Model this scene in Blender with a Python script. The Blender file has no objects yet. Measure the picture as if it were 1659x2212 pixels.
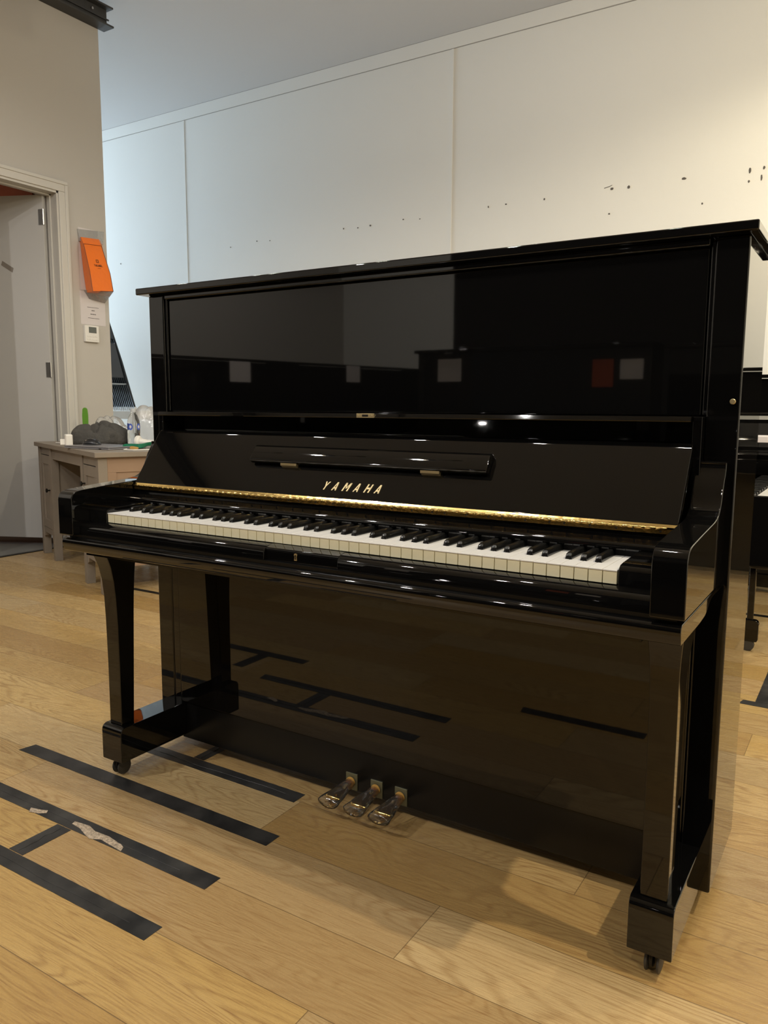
import bpy, bmesh, math, random
from mathutils import Vector, Matrix, noise
random.seed(7)
PI = math.pi
S = bpy.context.scene
COL = S.collection

# ------------------------------------------------------------------ camera
CX, CY, CZ, YAW, PIT, ROL, FPX = 0.94359, -1.48946, 0.96047, 0.55969, -0.13155, 0.00497, 1688.57
fw = Vector((-math.sin(YAW) * math.cos(PIT), math.cos(YAW) * math.cos(PIT), math.sin(PIT)))
rt = Vector((math.cos(YAW), math.sin(YAW), 0))
up = rt.cross(fw)
rt2 = rt * math.cos(ROL) + up * math.sin(ROL)
up2 = -rt * math.sin(ROL) + up * math.cos(ROL)
cd = bpy.data.cameras.new('camera')
cam = bpy.data.objects.new('camera', cd)
COL.objects.link(cam)
M3 = Matrix((rt2, up2, -fw)).transposed()
cam.matrix_world = Matrix.Translation((CX, CY, CZ)) @ M3.to_4x4()
cd.sensor_fit = 'HORIZONTAL'
cd.sensor_width = 36.0
cd.lens = 36.0 * FPX / 1659.0
cd.clip_start = 0.02
S.camera = cam

# ------------------------------------------------------------------ exposure, world
S.view_settings.view_transform = 'Standard'
S.view_settings.look = 'None'
S.view_settings.gamma = 1
S.view_settings.use_curve_mapping = False
S.view_settings.exposure = 0.14
W = bpy.data.worlds.new('world')
S.world = W
W.use_nodes = True
W.node_tree.nodes['Background'].inputs[0].default_value = (0.9, 0.85, 0.75, 1)
W.node_tree.nodes['Background'].inputs[1].default_value = 0.02

WARM = (1.0, 0.80, 0.52)
COOL = (0.68, 0.84, 1.0)


def area(name, loc, size, power, col, target=None, sy=None, spread=PI):
    d = bpy.data.lights.new(name, 'AREA')
    d.shape = 'RECTANGLE'
    d.size = size
    d.size_y = sy or size
    d.energy = power
    d.color = col
    d.spread = spread
    o = bpy.data.objects.new(name, d)
    COL.objects.link(o)
    o.location = loc
    t = Vector(target) if target else Vector(loc) - Vector((0, 0, 1))
    o.rotation_euler = (t - Vector(loc)).to_track_quat('-Z', 'Y').to_euler()
    return o


def spot(name, loc, power, col, target=None, ang=174, blend=0.3, rad=0.05):
    d = bpy.data.lights.new(name, 'SPOT')
    d.energy = power
    d.color = col
    d.spot_size = math.radians(ang)
    d.spot_blend = blend
    d.shadow_soft_size = rad
    o = bpy.data.objects.new(name, d)
    COL.objects.link(o)
    o.location = loc
    t = Vector(target) if target else Vector(loc) - Vector((0, 0, 1))
    o.rotation_euler = (t - Vector(loc)).to_track_quat('-Z', 'Y').to_euler()
    return o


# ceiling spots and added lamps: (x, y, z, power, colour)
NEU = (1.0, 0.965, 0.915)
YEL = (1.0, 0.88, 0.64)
LAMPS = [(-2.6, -0.45, 3.28, 12, NEU), (-1.9, -0.45, 3.28, 15, NEU), (-1.2, -0.45, 3.28, 17, NEU), (-0.5, -0.45, 3.28, 17, NEU), (0.2, -0.45, 3.28, 18, NEU),
         (0.9, -0.45, 3.28, 24, NEU), (2.2, -0.2, 3.28, 190, YEL),
         (-2.2, 1.0, 3.28, 7, NEU), (-0.7, 1.9, 3.28, 29, NEU), (1.2, 2.05, 3.28, 44, YEL), (2.5, 2.4, 2.80, 90, YEL), (1.5, 2.7, 3.28, 75, YEL),  # unseen wall washers, added to brighten the back wall
         (-2.2, -2.7, 3.28, 150, NEU), (-0.9, -2.2, 3.28, 50, NEU), (0.7, -2.6, 3.28, 58, NEU), (2.4, -2.4, 3.28, 95, YEL)]  # unseen fill lamps, added to light the front wall and key fronts
for i, (x, y, z, p, c) in enumerate(LAMPS):
    if 1.5 < y < 2.6:
        d = bpy.data.lights.new('lamp_light', 'POINT')
        d.energy, d.color, d.shadow_soft_size = p * 0.92, c, 0.03
        o = bpy.data.objects.new('lamp_light', d)
        COL.objects.link(o)
        o.location = (x, y, z - 0.085)
    else:
        spot('lamp_light', (x, y, z - 0.075), p, c, rad=0.03)
# cold daylight of the bay behind the partition, dim light of the side room
area('bay_daylight', (-12.2, 3.15, 2.6), 1.3, 400, (0.62, 0.81, 1.0), target=(-0.5, 3.9, 2.3), spread=math.radians(110), sy=1.4)
area('bay_daylight', (-6.9, 2.9, 2.6), 0.9, 9, COOL, target=(-5.8, 4.0, 2.75), sy=1.6)
area('side_room_light', (-5.6, 0.8, 3.4), 0.6, 12, (1.0, 0.75, 0.5))


# ------------------------------------------------------------------ materials
def mat(name, col, rough=0.5, metal=0.0, spec=0.5, coat=0.0, bump=None, trans=0.0, alpha=1.0, emit=None, var=None, ior=1.5):
    m = bpy.data.materials.new(name)
    m.use_nodes = True
    nt = m.node_tree
    b = nt.nodes['Principled BSDF']
    b.inputs['Base Color'].default_value = (*col, 1)
    b.inputs['Roughness'].default_value = rough
    b.inputs['Metallic'].default_value = metal
    b.inputs['Specular IOR Level'].default_value = spec
    b.inputs['Coat Weight'].default_value = coat
    b.inputs['Transmission Weight'].default_value = trans
    b.inputs['Alpha'].default_value = alpha
    b.inputs['IOR'].default_value = ior
    if emit:
        b.inputs['Emission Color'].default_value = (*emit[0], 1)
        b.inputs['Emission Strength'].default_value = emit[1]
    tc = nt.nodes.new('ShaderNodeTexCoord')
    if var:
        sc, amt = var
        n = nt.nodes.new('ShaderNodeTexNoise')
        n.inputs['Scale'].default_value = sc
        n.inputs['Detail'].default_value = 4
        nt.links.new(tc.outputs['Object'], n.inputs['Vector'])
        mp = nt.nodes.new('ShaderNodeMapRange')
        mp.inputs[3].default_value = 1 - amt
        mp.inputs[4].default_value = 1 + amt
        nt.links.new(n.outputs[0], mp.inputs[0])
        mx = nt.nodes.new('ShaderNodeVectorMath')
        mx.operation = 'SCALE'
        mx.inputs[0].default_value = col
        nt.links.new(mp.outputs[0], mx.inputs['Scale'])
        nt.links.new(mx.outputs[0], b.inputs['Base Color'])
    if bump:
        sc, st = bump
        n = nt.nodes.new('ShaderNodeTexNoise')
        n.inputs['Scale'].default_value = sc
        n.inputs['Detail'].default_value = 3
        nt.links.new(tc.outputs['Object'], n.inputs['Vector'])
        bp = nt.nodes.new('ShaderNodeBump')
        bp.inputs['Strength'].default_value = st
        bp.inputs['Distance'].default_value = 0.01
        nt.links.new(n.outputs[0], bp.inputs['Height'])
        nt.links.new(bp.outputs[0], b.inputs['Normal'])
    return m


BLACK = mat('black_polyester', (0.0025, 0.0024, 0.0024), 0.025, spec=0.45, coat=0.18)
BLACKSAT = mat('black_satin', (0.004, 0.004, 0.004), 0.22, spec=0.35, bump=(900, 0.03))
BLACKKEY = mat('black_key', (0.006, 0.006, 0.006), 0.16, spec=0.6)
FELT = mat('black_felt', (0.006, 0.005, 0.005), 0.9)
WKEY = mat('white_key_top', (0.72, 0.715, 0.71), 0.25)
WFRONT = mat('white_key_front', (0.76, 0.71, 0.51), 0.35)
BRASS = mat('brass', (0.80, 0.56, 0.20), 0.16, metal=1.0, bump=(60, 0.05))
BRASSDULL = mat('brass_dull', (0.62, 0.50, 0.28), 0.35, metal=0.9)
PEDPL = mat('aged_brass', (0.20, 0.20, 0.13), 0.4, metal=0.6)
DARKM = mat('dark_metal', (0.03, 0.028, 0.025), 0.35, metal=0.7)
STEEL = mat('steel', (0.55, 0.54, 0.52), 0.3, metal=1.0)
RUBBER = mat('rubber', (0.04, 0.037, 0.033), 0.5)
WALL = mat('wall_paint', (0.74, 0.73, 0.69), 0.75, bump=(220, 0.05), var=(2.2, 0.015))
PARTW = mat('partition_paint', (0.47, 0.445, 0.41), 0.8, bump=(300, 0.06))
CEIL = mat('ceiling_paint', (0.52, 0.515, 0.51), 0.85, bump=(200, 0.04))
TRIMW = mat('trim_paint', (0.53, 0.51, 0.47), 0.4)
DOORW = mat('door_paint', (0.46, 0.45, 0.435), 0.45, var=(3, 0.02))
MARK = mat('wall_mark', (0.10, 0.09, 0.08), 0.9)
GREYFLOOR = mat('grey_floor', (0.16, 0.165, 0.16), 0.4, var=(6, 0.1))
DARKWALL = mat('dark_curtain', (0.012, 0.011, 0.011), 0.9)
RUSTY = mat('orange_wall', (0.28, 0.07, 0.03), 0.8, var=(4, 0.4))
BEAMM = mat('beam_steel', (0.035, 0.034, 0.033), 0.55, var=(20, 0.3))
TAPE = None
ORANGE = mat('orange_paper', (0.80, 0.17, 0.012), 0.35, bump=(25, 0.35))
PAPER = mat('paper', (0.60, 0.56, 0.56), 0.7)
INK = mat('ink', (0.05, 0.04, 0.04), 0.8)
PLASTICW = mat('white_plastic', (0.72, 0.70, 0.66), 0.35)
LCD = mat('lcd', (0.10, 0.11, 0.10), 0.25)
LAPT = mat('laptop_metal', (0.28, 0.28, 0.31), 0.35, metal=0.7)
MOUSEB = mat('mouse_black', (0.015, 0.015, 0.017), 0.25)
JACKET = mat('jacket_fabric', (0.060, 0.057, 0.052), 0.85, bump=(28, 0.9))
GREEN = mat('green_ribbon', (0.01, 0.17, 0.09), 0.35)
OCHRE = mat('ochre_ribbon', (0.50, 0.28, 0.07), 0.4)
LEAF = mat('green_tag', (0.10, 0.27, 0.02), 0.4)
CARD = mat('red_brown_card', (0.30, 0.055, 0.02), 0.6)
BLUEP = mat('blue_print', (0.05, 0.10, 0.45), 0.4)
GLASSP = mat('clear_plastic', (0.93, 0.96, 0.97), 0.06, trans=1.0, ior=1.2)
WATER = mat('water', (0.97, 0.99, 1.0), 0.0, trans=1.0, ior=1.33)
def film(name, tint, dif, base=0.04, bump=(30, 0.6)):
    m = mat(name, (0.8, 0.8, 0.8), 0.3, bump=bump)
    nt = m.node_tree
    pb = nt.nodes['Principled BSDF']
    nrm = pb.inputs['Normal'].links[0].from_socket
    tr_ = nt.nodes.new('ShaderNodeBsdfTransparent')
    tr_.inputs[0].default_value = (*tint, 1)
    gl = nt.nodes.new('ShaderNodeBsdfGlossy')
    gl.inputs['Roughness'].default_value = 0.12
    nt.links.new(nrm, gl.inputs['Normal'])
    df = nt.nodes.new('ShaderNodeBsdfDiffuse')
    df.inputs[0].default_value = (0.75, 0.75, 0.74, 1)
    fr_ = nt.nodes.new('ShaderNodeFresnel')
    fr_.inputs[0].default_value = 1.45
    nt.links.new(nrm, fr_.inputs['Normal'])
    ad_ = nt.nodes.new('ShaderNodeMath')
    ad_.operation = 'ADD'
    ad_.inputs[1].default_value = base
    nt.links.new(fr_.outputs[0], ad_.inputs[0])
    m1 = nt.nodes.new('ShaderNodeMixShader')
    m1.inputs[0].default_value = dif
    nt.links.new(tr_.outputs[0], m1.inputs[1])
    nt.links.new(df.outputs[0], m1.inputs[2])
    m2 = nt.nodes.new('ShaderNodeMixShader')
    nt.links.new(ad_.outputs[0], m2.inputs[0])
    nt.links.new(m1.outputs[0], m2.inputs[1])
    nt.links.new(gl.outputs[0], m2.inputs[2])
    nt.links.new(m2.outputs[0], nt.nodes['Material Output'].inputs[0])
    return m


FILM = film('plastic_film', (0.95, 0.95, 0.94), 0.03)
SLEEVE = film('sleeve_film', (0.95, 0.95, 0.93), 0.30, bump=(40, 0.6))
BAGFILM = film('bag_film', (0.9, 0.92, 0.94), 0.42, bump=(18, 0.9))
DESKG = mat('desk_stain', (0.225, 0.19, 0.152), 0.5, var=(9, 0.15))
DESKR = mat('desk_side_wood', (0.28, 0.185, 0.122), 0.45, var=(7, 0.2))
DESKD = mat('desk_inside', (0.11, 0.075, 0.05), 0.6)
CHAIRM = mat('chair_frame', (0.018, 0.02, 0.024), 0.4)
CHAIRS = mat('chair_seat', (0.05, 0.052, 0.058), 0.5)
LAMPE = mat('lamp_lens', (1, 0.9, 0.7), 0.4, emit=((1.0, 0.82, 0.55), 6.0))
LAMPB = mat('lamp_body', (0.02, 0.02, 0.02), 0.4)


def nnode(nt, t, **k):
    n = nt.nodes.new(t)
    for a, v in k.items():
        setattr(n, a, v)
    return n


def M(nt, op, a, b=None, c=None):
    n = nt.nodes.new('ShaderNodeMath')
    n.operation = op
    for i, v in enumerate((a, b, c)):
        if v is None:
            continue
        if isinstance(v, (int, float)):
            n.inputs[i].default_value = v
        else:
            nt.links.new(v, n.inputs[i])
    return n.outputs[0]


def oak_floor():
    m = bpy.data.materials.new('oak_floor')
    m.use_nodes = True
    nt = m.node_tree
    L = nt.links
    b = nt.nodes['Principled BSDF']
    tc = nnode(nt, 'ShaderNodeTexCoord')
    sp = nnode(nt, 'ShaderNodeSeparateXYZ')
    L.new(tc.outputs['Object'], sp.inputs[0])
    X, Y = sp.outputs[0], sp.outputs[1]
    yy = M(nt, 'DIVIDE', M(nt, 'ADD', Y, 0.41), 0.175)
    row = M(nt, 'FLOOR', yy)
    fy = M(nt, 'SUBTRACT', yy, row)
    wn = nnode(nt, 'ShaderNodeTexWhiteNoise', noise_dimensions='1D')
    L.new(row, wn.inputs['W'])
    off = M(nt, 'MULTIPLY', wn.outputs['Value'], 1.2)
    for r, v in ((0, 0.291), (1, 1.01), (3, 1.10), (-1, 0.62), (-2, 0.238), (2, 0.5), (-3, 0.85)):
        e = M(nt, 'COMPARE', row, float(r), 0.1)
        off = M(nt, 'ADD', M(nt, 'MULTIPLY', off, M(nt, 'SUBTRACT', 1.0, e)), M(nt, 'MULTIPLY', e, v))
    xx = M(nt, 'DIVIDE', M(nt, 'SUBTRACT', X, off), 1.2)
    cl = M(nt, 'FLOOR', xx)
    fx = M(nt, 'SUBTRACT', xx, cl)
    idv = nnode(nt, 'ShaderNodeCombineXYZ')
    L.new(row, idv.inputs[0])
    L.new(cl, idv.inputs[1])
    w2 = nnode(nt, 'ShaderNodeTexWhiteNoise', noise_dimensions='3D')
    L.new(idv.outputs[0], w2.inputs['Vector'])
    # shifted grain coordinates, different on every plank
    sh = nnode(nt, 'ShaderNodeVectorMath', operation='SCALE')
    L.new(w2.outputs['Color'], sh.inputs[0])
    sh.inputs['Scale'].default_value = 37.0
    ad = nnode(nt, 'ShaderNodeVectorMath', operation='ADD')
    L.new(tc.outputs['Object'], ad.inputs[0])
    L.new(sh.outputs[0], ad.inputs[1])

    def stretched(sx, sy):
        v = nnode(nt, 'ShaderNodeVectorMath', operation='MULTIPLY')
        L.new(ad.outputs[0], v.inputs[0])
        v.inputs[1].default_value = (sx, sy, 1)
        return v.outputs[0]
    # broad cathedral figure: contour lines of a low stretched noise
    n1 = nnode(nt, 'ShaderNodeTexNoise')
    n1.inputs['Scale'].default_value = 1.0
    n1.inputs['Detail'].default_value = 1.5
    n1.inputs['Distortion'].default_value = 0.35
    L.new(stretched(1.3, 8.5), n1.inputs['Vector'])
    rings = M(nt, 'SINE', M(nt, 'MULTIPLY', n1.outputs[0], 190.0))
    rings = M(nt, 'POWER', M(nt, 'MULTIPLY_ADD', rings, 0.5, 0.5), 3.0)
    # fine pores, long and thin
    n2 = nnode(nt, 'ShaderNodeTexNoise')
    n2.inputs['Scale'].default_value = 1.0
    n2.inputs['Detail'].default_value = 5
    n2.inputs['Roughness'].default_value = 0.65
    L.new(stretched(14, 330), n2.inputs['Vector'])
    pores = nnode(nt, 'ShaderNodeMapRange')
    pores.inputs[1].default_value = 0.48
    pores.inputs[2].default_value = 0.72
    L.new(n2.outputs[0], pores.inputs[0])
    n3 = nnode(nt, 'ShaderNodeTexNoise')
    n3.inputs['Scale'].default_value = 1.0
    n3.inputs['Detail'].default_value = 3
    L.new(stretched(2.2, 9), n3.inputs['Vector'])
    # colours
    r1 = nnode(nt, 'ShaderNodeValToRGB')
    r1.color_ramp.elements[0].color = (0.37, 0.24, 0.105, 1)
    r1.color_ramp.elements[1].color = (0.52, 0.385, 0.195, 1)
    e = r1.color_ramp.elements.new(0.5)
    e.color = (0.45, 0.31, 0.14, 1)
    mixv = M(nt, 'ADD', M(nt, 'MULTIPLY', w2.outputs['Value'], 0.75), M(nt, 'MULTIPLY_ADD', n3.outputs[0], 0.9, -0.32))
    L.new(mixv, r1.inputs[0])
    g = M(nt, 'ADD', M(nt, 'MULTIPLY', rings, M(nt, 'MULTIPLY_ADD', n3.outputs[0], 1.3, -0.36)), M(nt, 'MULTIPLY', pores.outputs[0], 0.6))
    hs = nnode(nt, 'ShaderNodeHueSaturation')
    spc = nnode(nt, 'ShaderNodeSeparateColor')
    L.new(w2.outputs['Color'], spc.inputs[0])
    L.new(M(nt, 'MULTIPLY_ADD', spc.outputs[1], 0.16, 0.94), hs.inputs['Saturation'])
    L.new(M(nt, 'MULTIPLY_ADD', spc.outputs[2], 0.16, 0.90), hs.inputs['Value'])
    L.new(r1.outputs[0], hs.inputs['Color'])
    mx = nnode(nt, 'ShaderNodeMix', data_type='RGBA')
    L.new(g, mx.inputs[0])
    L.new(hs.outputs[0], mx.inputs[6])
    mx.inputs[7].default_value = (0.235, 0.125, 0.045, 1)
    # seams
    dy = M(nt, 'MULTIPLY', M(nt, 'MINIMUM', fy, M(nt, 'SUBTRACT', 1.0, fy)), 0.175)
    dx = M(nt, 'MULTIPLY', M(nt, 'MINIMUM', fx, M(nt, 'SUBTRACT', 1.0, fx)), 1.2)
    d = M(nt, 'MINIMUM', dx, dy)
    seam = M(nt, 'LESS_THAN', d, 0.0009)
    mx2 = nnode(nt, 'ShaderNodeMix', data_type='RGBA')
    L.new(M(nt, 'MULTIPLY', seam, 0.75), mx2.inputs[0])
    L.new(mx.outputs[2], mx2.inputs[6])
    mx2.inputs[7].default_value = (0.12, 0.075, 0.035, 1)
    L.new(mx2.outputs[2], b.inputs['Base Color'])
    rr = M(nt, 'MULTIPLY_ADD', pores.outputs[0], 0.12, 0.27)
    L.new(rr, b.inputs['Roughness'])
    b.inputs['Specular IOR Level'].default_value = 0.45
    bp = nnode(nt, 'ShaderNodeBump')
    bp.inputs['Strength'].default_value = 0.12
    bp.inputs['Distance'].default_value = 0.002
    L.new(M(nt, 'ADD', g, M(nt, 'MULTIPLY', seam, 2.0)), bp.inputs['Height'])
    bp.invert = True
    L.new(bp.outputs[0], b.inputs['Normal'])
    return m


def tape_mat():
    m = mat('black_tape', (0.02, 0.02, 0.021), 0.42, spec=0.45)
    nt = m.node_tree
    b = nt.nodes['Principled BSDF']
    tc = nt.nodes.new('ShaderNodeTexCoord')
    n = nt.nodes.new('ShaderNodeTexNoise')
    n.inputs['Scale'].default_value = 14
    n.inputs['Detail'].default_value = 6
    nt.links.new(tc.outputs['Object'], n.inputs['Vector'])
    r = nt.nodes.new('ShaderNodeValToRGB')
    r.color_ramp.elements[0].position = 0.35
    r.color_ramp.elements[0].color = (0.012, 0.012, 0.013, 1)
    r.color_ramp.elements[1].position = 0.75
    r.color_ramp.elements[1].color = (0.045, 0.044, 0.043, 1)
    nt.links.new(n.outputs[0], r.inputs[0])
    nt.links.new(r.outputs[0], b.inputs['Base Color'])
    return m


OAK = oak_floor()
TAPE = tape_mat()


# ------------------------------------------------------------------ mesh helpers
class MB:
    def __init__(s):
        s.v, s.f, s.m = [], [], []

    def quad(s, pts, mi=0):
        k = len(s.v)
        s.v += [tuple(p) for p in pts]
        s.f.append(tuple(range(k, k + len(pts))))
        s.m.append(mi)
        return s

    def box(s, x0, x1, y0, y1, z0, z1, mi=0, mf=None):
        k = len(s.v)
        s.v += [(x, y, z) for z in (z0, z1) for y in (y0, y1) for x in (x0, x1)]
        fs = [(0, 2, 3, 1), (4, 5, 7, 6), (0, 1, 5, 4), (2, 6, 7, 3), (0, 4, 6, 2), (1, 3, 7, 5)]
        for i, f in enumerate(fs):
            s.f.append(tuple(k + j for j in f))
            s.m.append(mf[i] if mf else mi)
        return s

    def prism(s, prof, a, b, axis='X', mi=0):
        """closed profile extruded along an axis; profile is (Y,Z) for X, (X,Z) for Y, (X,Y) for Z"""
        k = len(s.v)
        n = len(prof)
        for t in (a, b):
            for p, q in prof:
                s.v.append({'X': (t, p, q), 'Y': (p, t, q), 'Z': (p, q, t)}[axis])
        for i in range(n):
            j = (i + 1) % n
            s.f.append((k + i, k + j, k + n + j, k + n + i))
            s.m.append(mi)
        s.f.append(tuple(k + i for i in range(n))[::-1])
        s.f.append(tuple(k + n + i for i in range(n)))
        s.m += [mi, mi]
        return s

    def loft(s, rings, cap=True, closed=True, mi=0):
        k = len(s.v)
        n = len(rings[0])
        for r in rings:
            s.v += [tuple(p) for p in r]
        for a in range(len(rings) - 1):
            for i in range(n if closed else n - 1):
                j = (i + 1) % n
                s.f.append((k + a * n + i, k + a * n + j, k + (a + 1) * n + j, k + (a + 1) * n + i))
                s.m.append(mi)
        if cap:
            s.f.append(tuple(k + i for i in range(n))[::-1])
            s.f.append(tuple(k + (len(rings) - 1) * n + i for i in range(n)))
            s.m += [mi, mi]
        return s

    def tube(s, pts, r, n=8, mi=0):
        pts = [Vector(p) for p in pts]
        rings = []
        u = None
        for i, p in enumerate(pts):
            d = (pts[min(i + 1, len(pts) - 1)] - pts[max(i - 1, 0)]).normalized()
            if u is None:
                u = d.orthogonal().normalized()
            else:
                u = (u - d * u.dot(d)).normalized()
            w = d.cross(u)
            rr = r[i] if isinstance(r, (list, tuple)) else r
            rings.append([p + (u * math.cos(2 * PI * k / n) + w * math.sin(2 * PI * k / n)) * rr for k in range(n)])
        return s.loft(rings, mi=mi)

    def lathe(s, prof, c=(0, 0, 0), n=24, axis='Z', mi=0):
        rings = []
        for r, h in prof:
            ring = []
            for k in range(n):
                a = 2 * PI * k / n
                p = (r * math.cos(a), r * math.sin(a), h)
                if axis == 'Y':
                    p = (p[0], p[2], p[1])
                if axis == 'X':
                    p = (p[2], p[0], p[1])
                ring.append((c[0] + p[0], c[1] + p[1], c[2] + p[2]))
            rings.append(ring)
        return s.loft(rings, mi=mi)

    def build(s, name, mats, parent=None, bevel=0, seg=2, smooth=35, loc=None, subsurf=0):
        me = bpy.data.meshes.new(name)
        me.from_pydata(s.v, [], s.f)
        for mm in (mats if isinstance(mats, (list, tuple)) else [mats]):
            me.materials.append(mm)
        for i, p in enumerate(me.polygons):
            p.material_index = s.m[i]
        bm = bmesh.new()
        bm.from_mesh(me)
        bmesh.ops.recalc_face_normals(bm, faces=bm.faces)
        bm.to_mesh(me)
        bm.free()
        if smooth:
            me.shade_smooth()
            me.set_sharp_from_angle(angle=math.radians(smooth))
        o = bpy.data.objects.new(name, me)
        COL.objects.link(o)
        if parent:
            o.parent = parent
        if loc:
            o.location = loc
        if bevel:
            md = o.modifiers.new('bevel', 'BEVEL')
            md.width = bevel
            md.segments = seg
            md.limit_method = 'ANGLE'
            md.angle_limit = math.radians(40)
            md.harden_normals = True
        if subsurf:
            md = o.modifiers.new('sub', 'SUBSURF')
            md.levels = md.render_levels = subsurf
        return o


def thing(name, label, cat, loc=(0, 0, 0), rz=0.0, group=None):
    o = bpy.data.objects.new(name, None)
    o.empty_display_size = 0.1
    COL.objects.link(o)
    o.location = loc
    o.rotation_euler = (0, 0, rz)
    return tag(o, label, cat, group)


def tag(o, label, cat, group=None):
    o['label'] = label
    o['category'] = cat
    if group:
        o['group'] = group
    return o


def struct(o):
    o['kind'] = 'structure'
    return o


def dup(o, parent=None):
    c = o.copy()
    COL.objects.link(c)
    if parent:
        c.parent = parent
    for ch in list(o.children):
        dup(ch, c)
    return c


def arc(cx, cy, r, a0, a1, n=8):
    return [(cx + r * math.cos(math.radians(a0 + (a1 - a0) * i / n)), cy + r * math.sin(math.radians(a0 + (a1 - a0) * i / n))) for i in range(n + 1)]


# ------------------------------------------------------------------ room
ZC = 3.70
YB = 4.0
struct(MB().box(-3.775, 5.2, -5.2, YB, -0.06, 0.0).build('floor', OAK, smooth=0))
bay = MB().box(-13.0, -3.775, 2.31, YB, -0.06, 0.0)
struct(bay.build('floor', OAK, smooth=0))
struct(MB().box(-9.0, -3.775, -5.2, 2.31, -0.07, -0.003).build('floor', GREYFLOOR, smooth=0))
struct(MB().box(-13.0, 5.2, -5.2, YB + 0.1, ZC, ZC + 0.08).build('ceiling', CEIL, smooth=0))

wb = MB().box(-13.0, 5.2, YB, YB + 0.1, 0, ZC)
marks = [(-2.903, 2.429, 5, 6), (-2.761, 2.42, 5, 5), (-2.639, 2.424, 7, 6), (-2.331, 2.434, 6, 4), (-2.181, 2.42, 5, 3),
         (-4.156, 2.408, 4, 4), (-3.841, 2.428, 5, 5), (-3.691, 2.416, 4, 4), (-5.646, 2.396, 6, 6), (-1.602, 2.437, 4, 8),
         (-1.462, 2.438, 6, 4), (-1.169, 2.435, 5, 7), (-0.692, 2.439, 10, 7), (-0.58, 2.435, 8, 8), (-0.227, 2.438, 13, 7),
         (-0.108, 2.268, 5, 6), (-0.704, 2.278, 6, 5), (0.161, 2.431, 6, 14), (0.24, 2.436, 6, 9), (0.229, 2.377, 4, 17), (0.159, 2.366, 5, 7)]
for x, z, w, h in marks:
    w, h = w * 0.0012, h * 0.0012
    pr = [(x + w * (0.8 + 0.4 * random.random()) * math.cos(t * PI / 4), z + h * (0.7 + 0.5 * random.random()) * math.sin(t * PI / 4)) for t in range(8)]
    wb.prism(pr, YB - 0.0015, YB + 0.001, 'Y', mi=1)
wb.prism([(-0.745, 2.452), (-0.715, 2.457), (-0.695, 2.463), (-0.690, 2.465), (-0.694, 2.460), (-0.715, 2.453), (-0.745, 2.448)], YB - 0.0015, YB + 0.001, 'Y', mi=1)
struct(wb.build('wall_back', [WALL, MARK], smooth=0))
# capping board under the ceiling and the vertical cover strips of the back wall
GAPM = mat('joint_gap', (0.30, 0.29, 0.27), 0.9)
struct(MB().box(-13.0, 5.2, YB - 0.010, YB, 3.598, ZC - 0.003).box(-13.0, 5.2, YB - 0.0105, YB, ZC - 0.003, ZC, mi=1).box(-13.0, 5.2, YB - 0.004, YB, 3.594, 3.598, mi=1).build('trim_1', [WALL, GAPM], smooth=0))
for i, x in enumerate((-4.71, -1.915, 0.9)):
    struct(MB().box(x - 0.009, x + 0.009, YB - 0.003, YB, 0.0, 3.594).build('trim_%d' % (i + 2), WALL, smooth=0))
struct(MB().box(5.1, 5.2, -5.2, YB, 0, ZC).build('wall_right', WALL, smooth=0))
XD = -2.5
struct(MB().box(-9.0, XD, -5.3, -5.2, 0, ZC).build('wall_front', WALL, smooth=0))
struct(MB().box(XD, 5.2, -5.3, -5.2, 0, ZC).build('wall_front', DARKWALL, smooth=0))
struct(MB().box(-13.1, -13.0, -5.2, YB, 0, ZC).build('wall_left', WALL, smooth=0))

# partition with the doorway
XP = -3.76
XQ = -3.89
ZT = 3.53
Y0, Y1 = 0.98, 1.945
p = MB()
p.box(XQ, XP, Y1, 2.31, 0, ZT)
p.box(XQ, XP, -5.2, Y0, 0, ZT)
p.box(XQ, XP, Y0, Y1, 2.385, ZT)
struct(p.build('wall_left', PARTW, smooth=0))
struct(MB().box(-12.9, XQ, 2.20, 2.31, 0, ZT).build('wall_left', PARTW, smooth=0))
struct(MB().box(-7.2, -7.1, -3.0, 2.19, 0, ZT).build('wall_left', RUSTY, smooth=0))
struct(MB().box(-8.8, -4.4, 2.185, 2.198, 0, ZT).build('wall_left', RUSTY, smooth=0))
# door lining, stop and architrave
d = MB()
d.box(XQ - 0.004, XP + 0.004, Y1 - 0.025, Y1, 0, 2.385)
d.box(XQ - 0.004, XP + 0.004, Y0, Y0 + 0.025, 0, 2.385)
d.box(XQ - 0.004, XP + 0.004, Y0, Y1, 2.36, 2.387)
d.box(XQ + 0.045, XQ + 0.075, Y1 - 0.037, Y1 - 0.025, 0, 2.36)
d.box(XQ + 0.045, XQ + 0.075, Y0 + 0.025, Y0 + 0.037, 0, 2.36)
d.box(XQ + 0.045, XQ + 0.075, Y0, Y1, 2.348, 2.36)
struct(d.build('trim_5', TRIMW, bevel=0.0015, smooth=0))
a = MB()
for x1, w0, w1 in ((XP + 0.014, 0.0, 0.068), (XP + 0.02, 0.045, 0.068)):
    a.box(XP, x1, Y1 - 0.012 + w0, Y1 - 0.012 + w1, 0, 2.375 + w0)
    a.box(XP, x1, Y0 + 0.012 - w1, Y0 + 0.012 - w0, 0, 2.375 + w0)
    a.box(XP, x1, Y0 + 0.012 - w1, Y1 - 0.012 + w1, 2.375 + w0, 2.375 + w1)
struct(a.build('trim_6', TRIMW, bevel=0.004, smooth=0))
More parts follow.
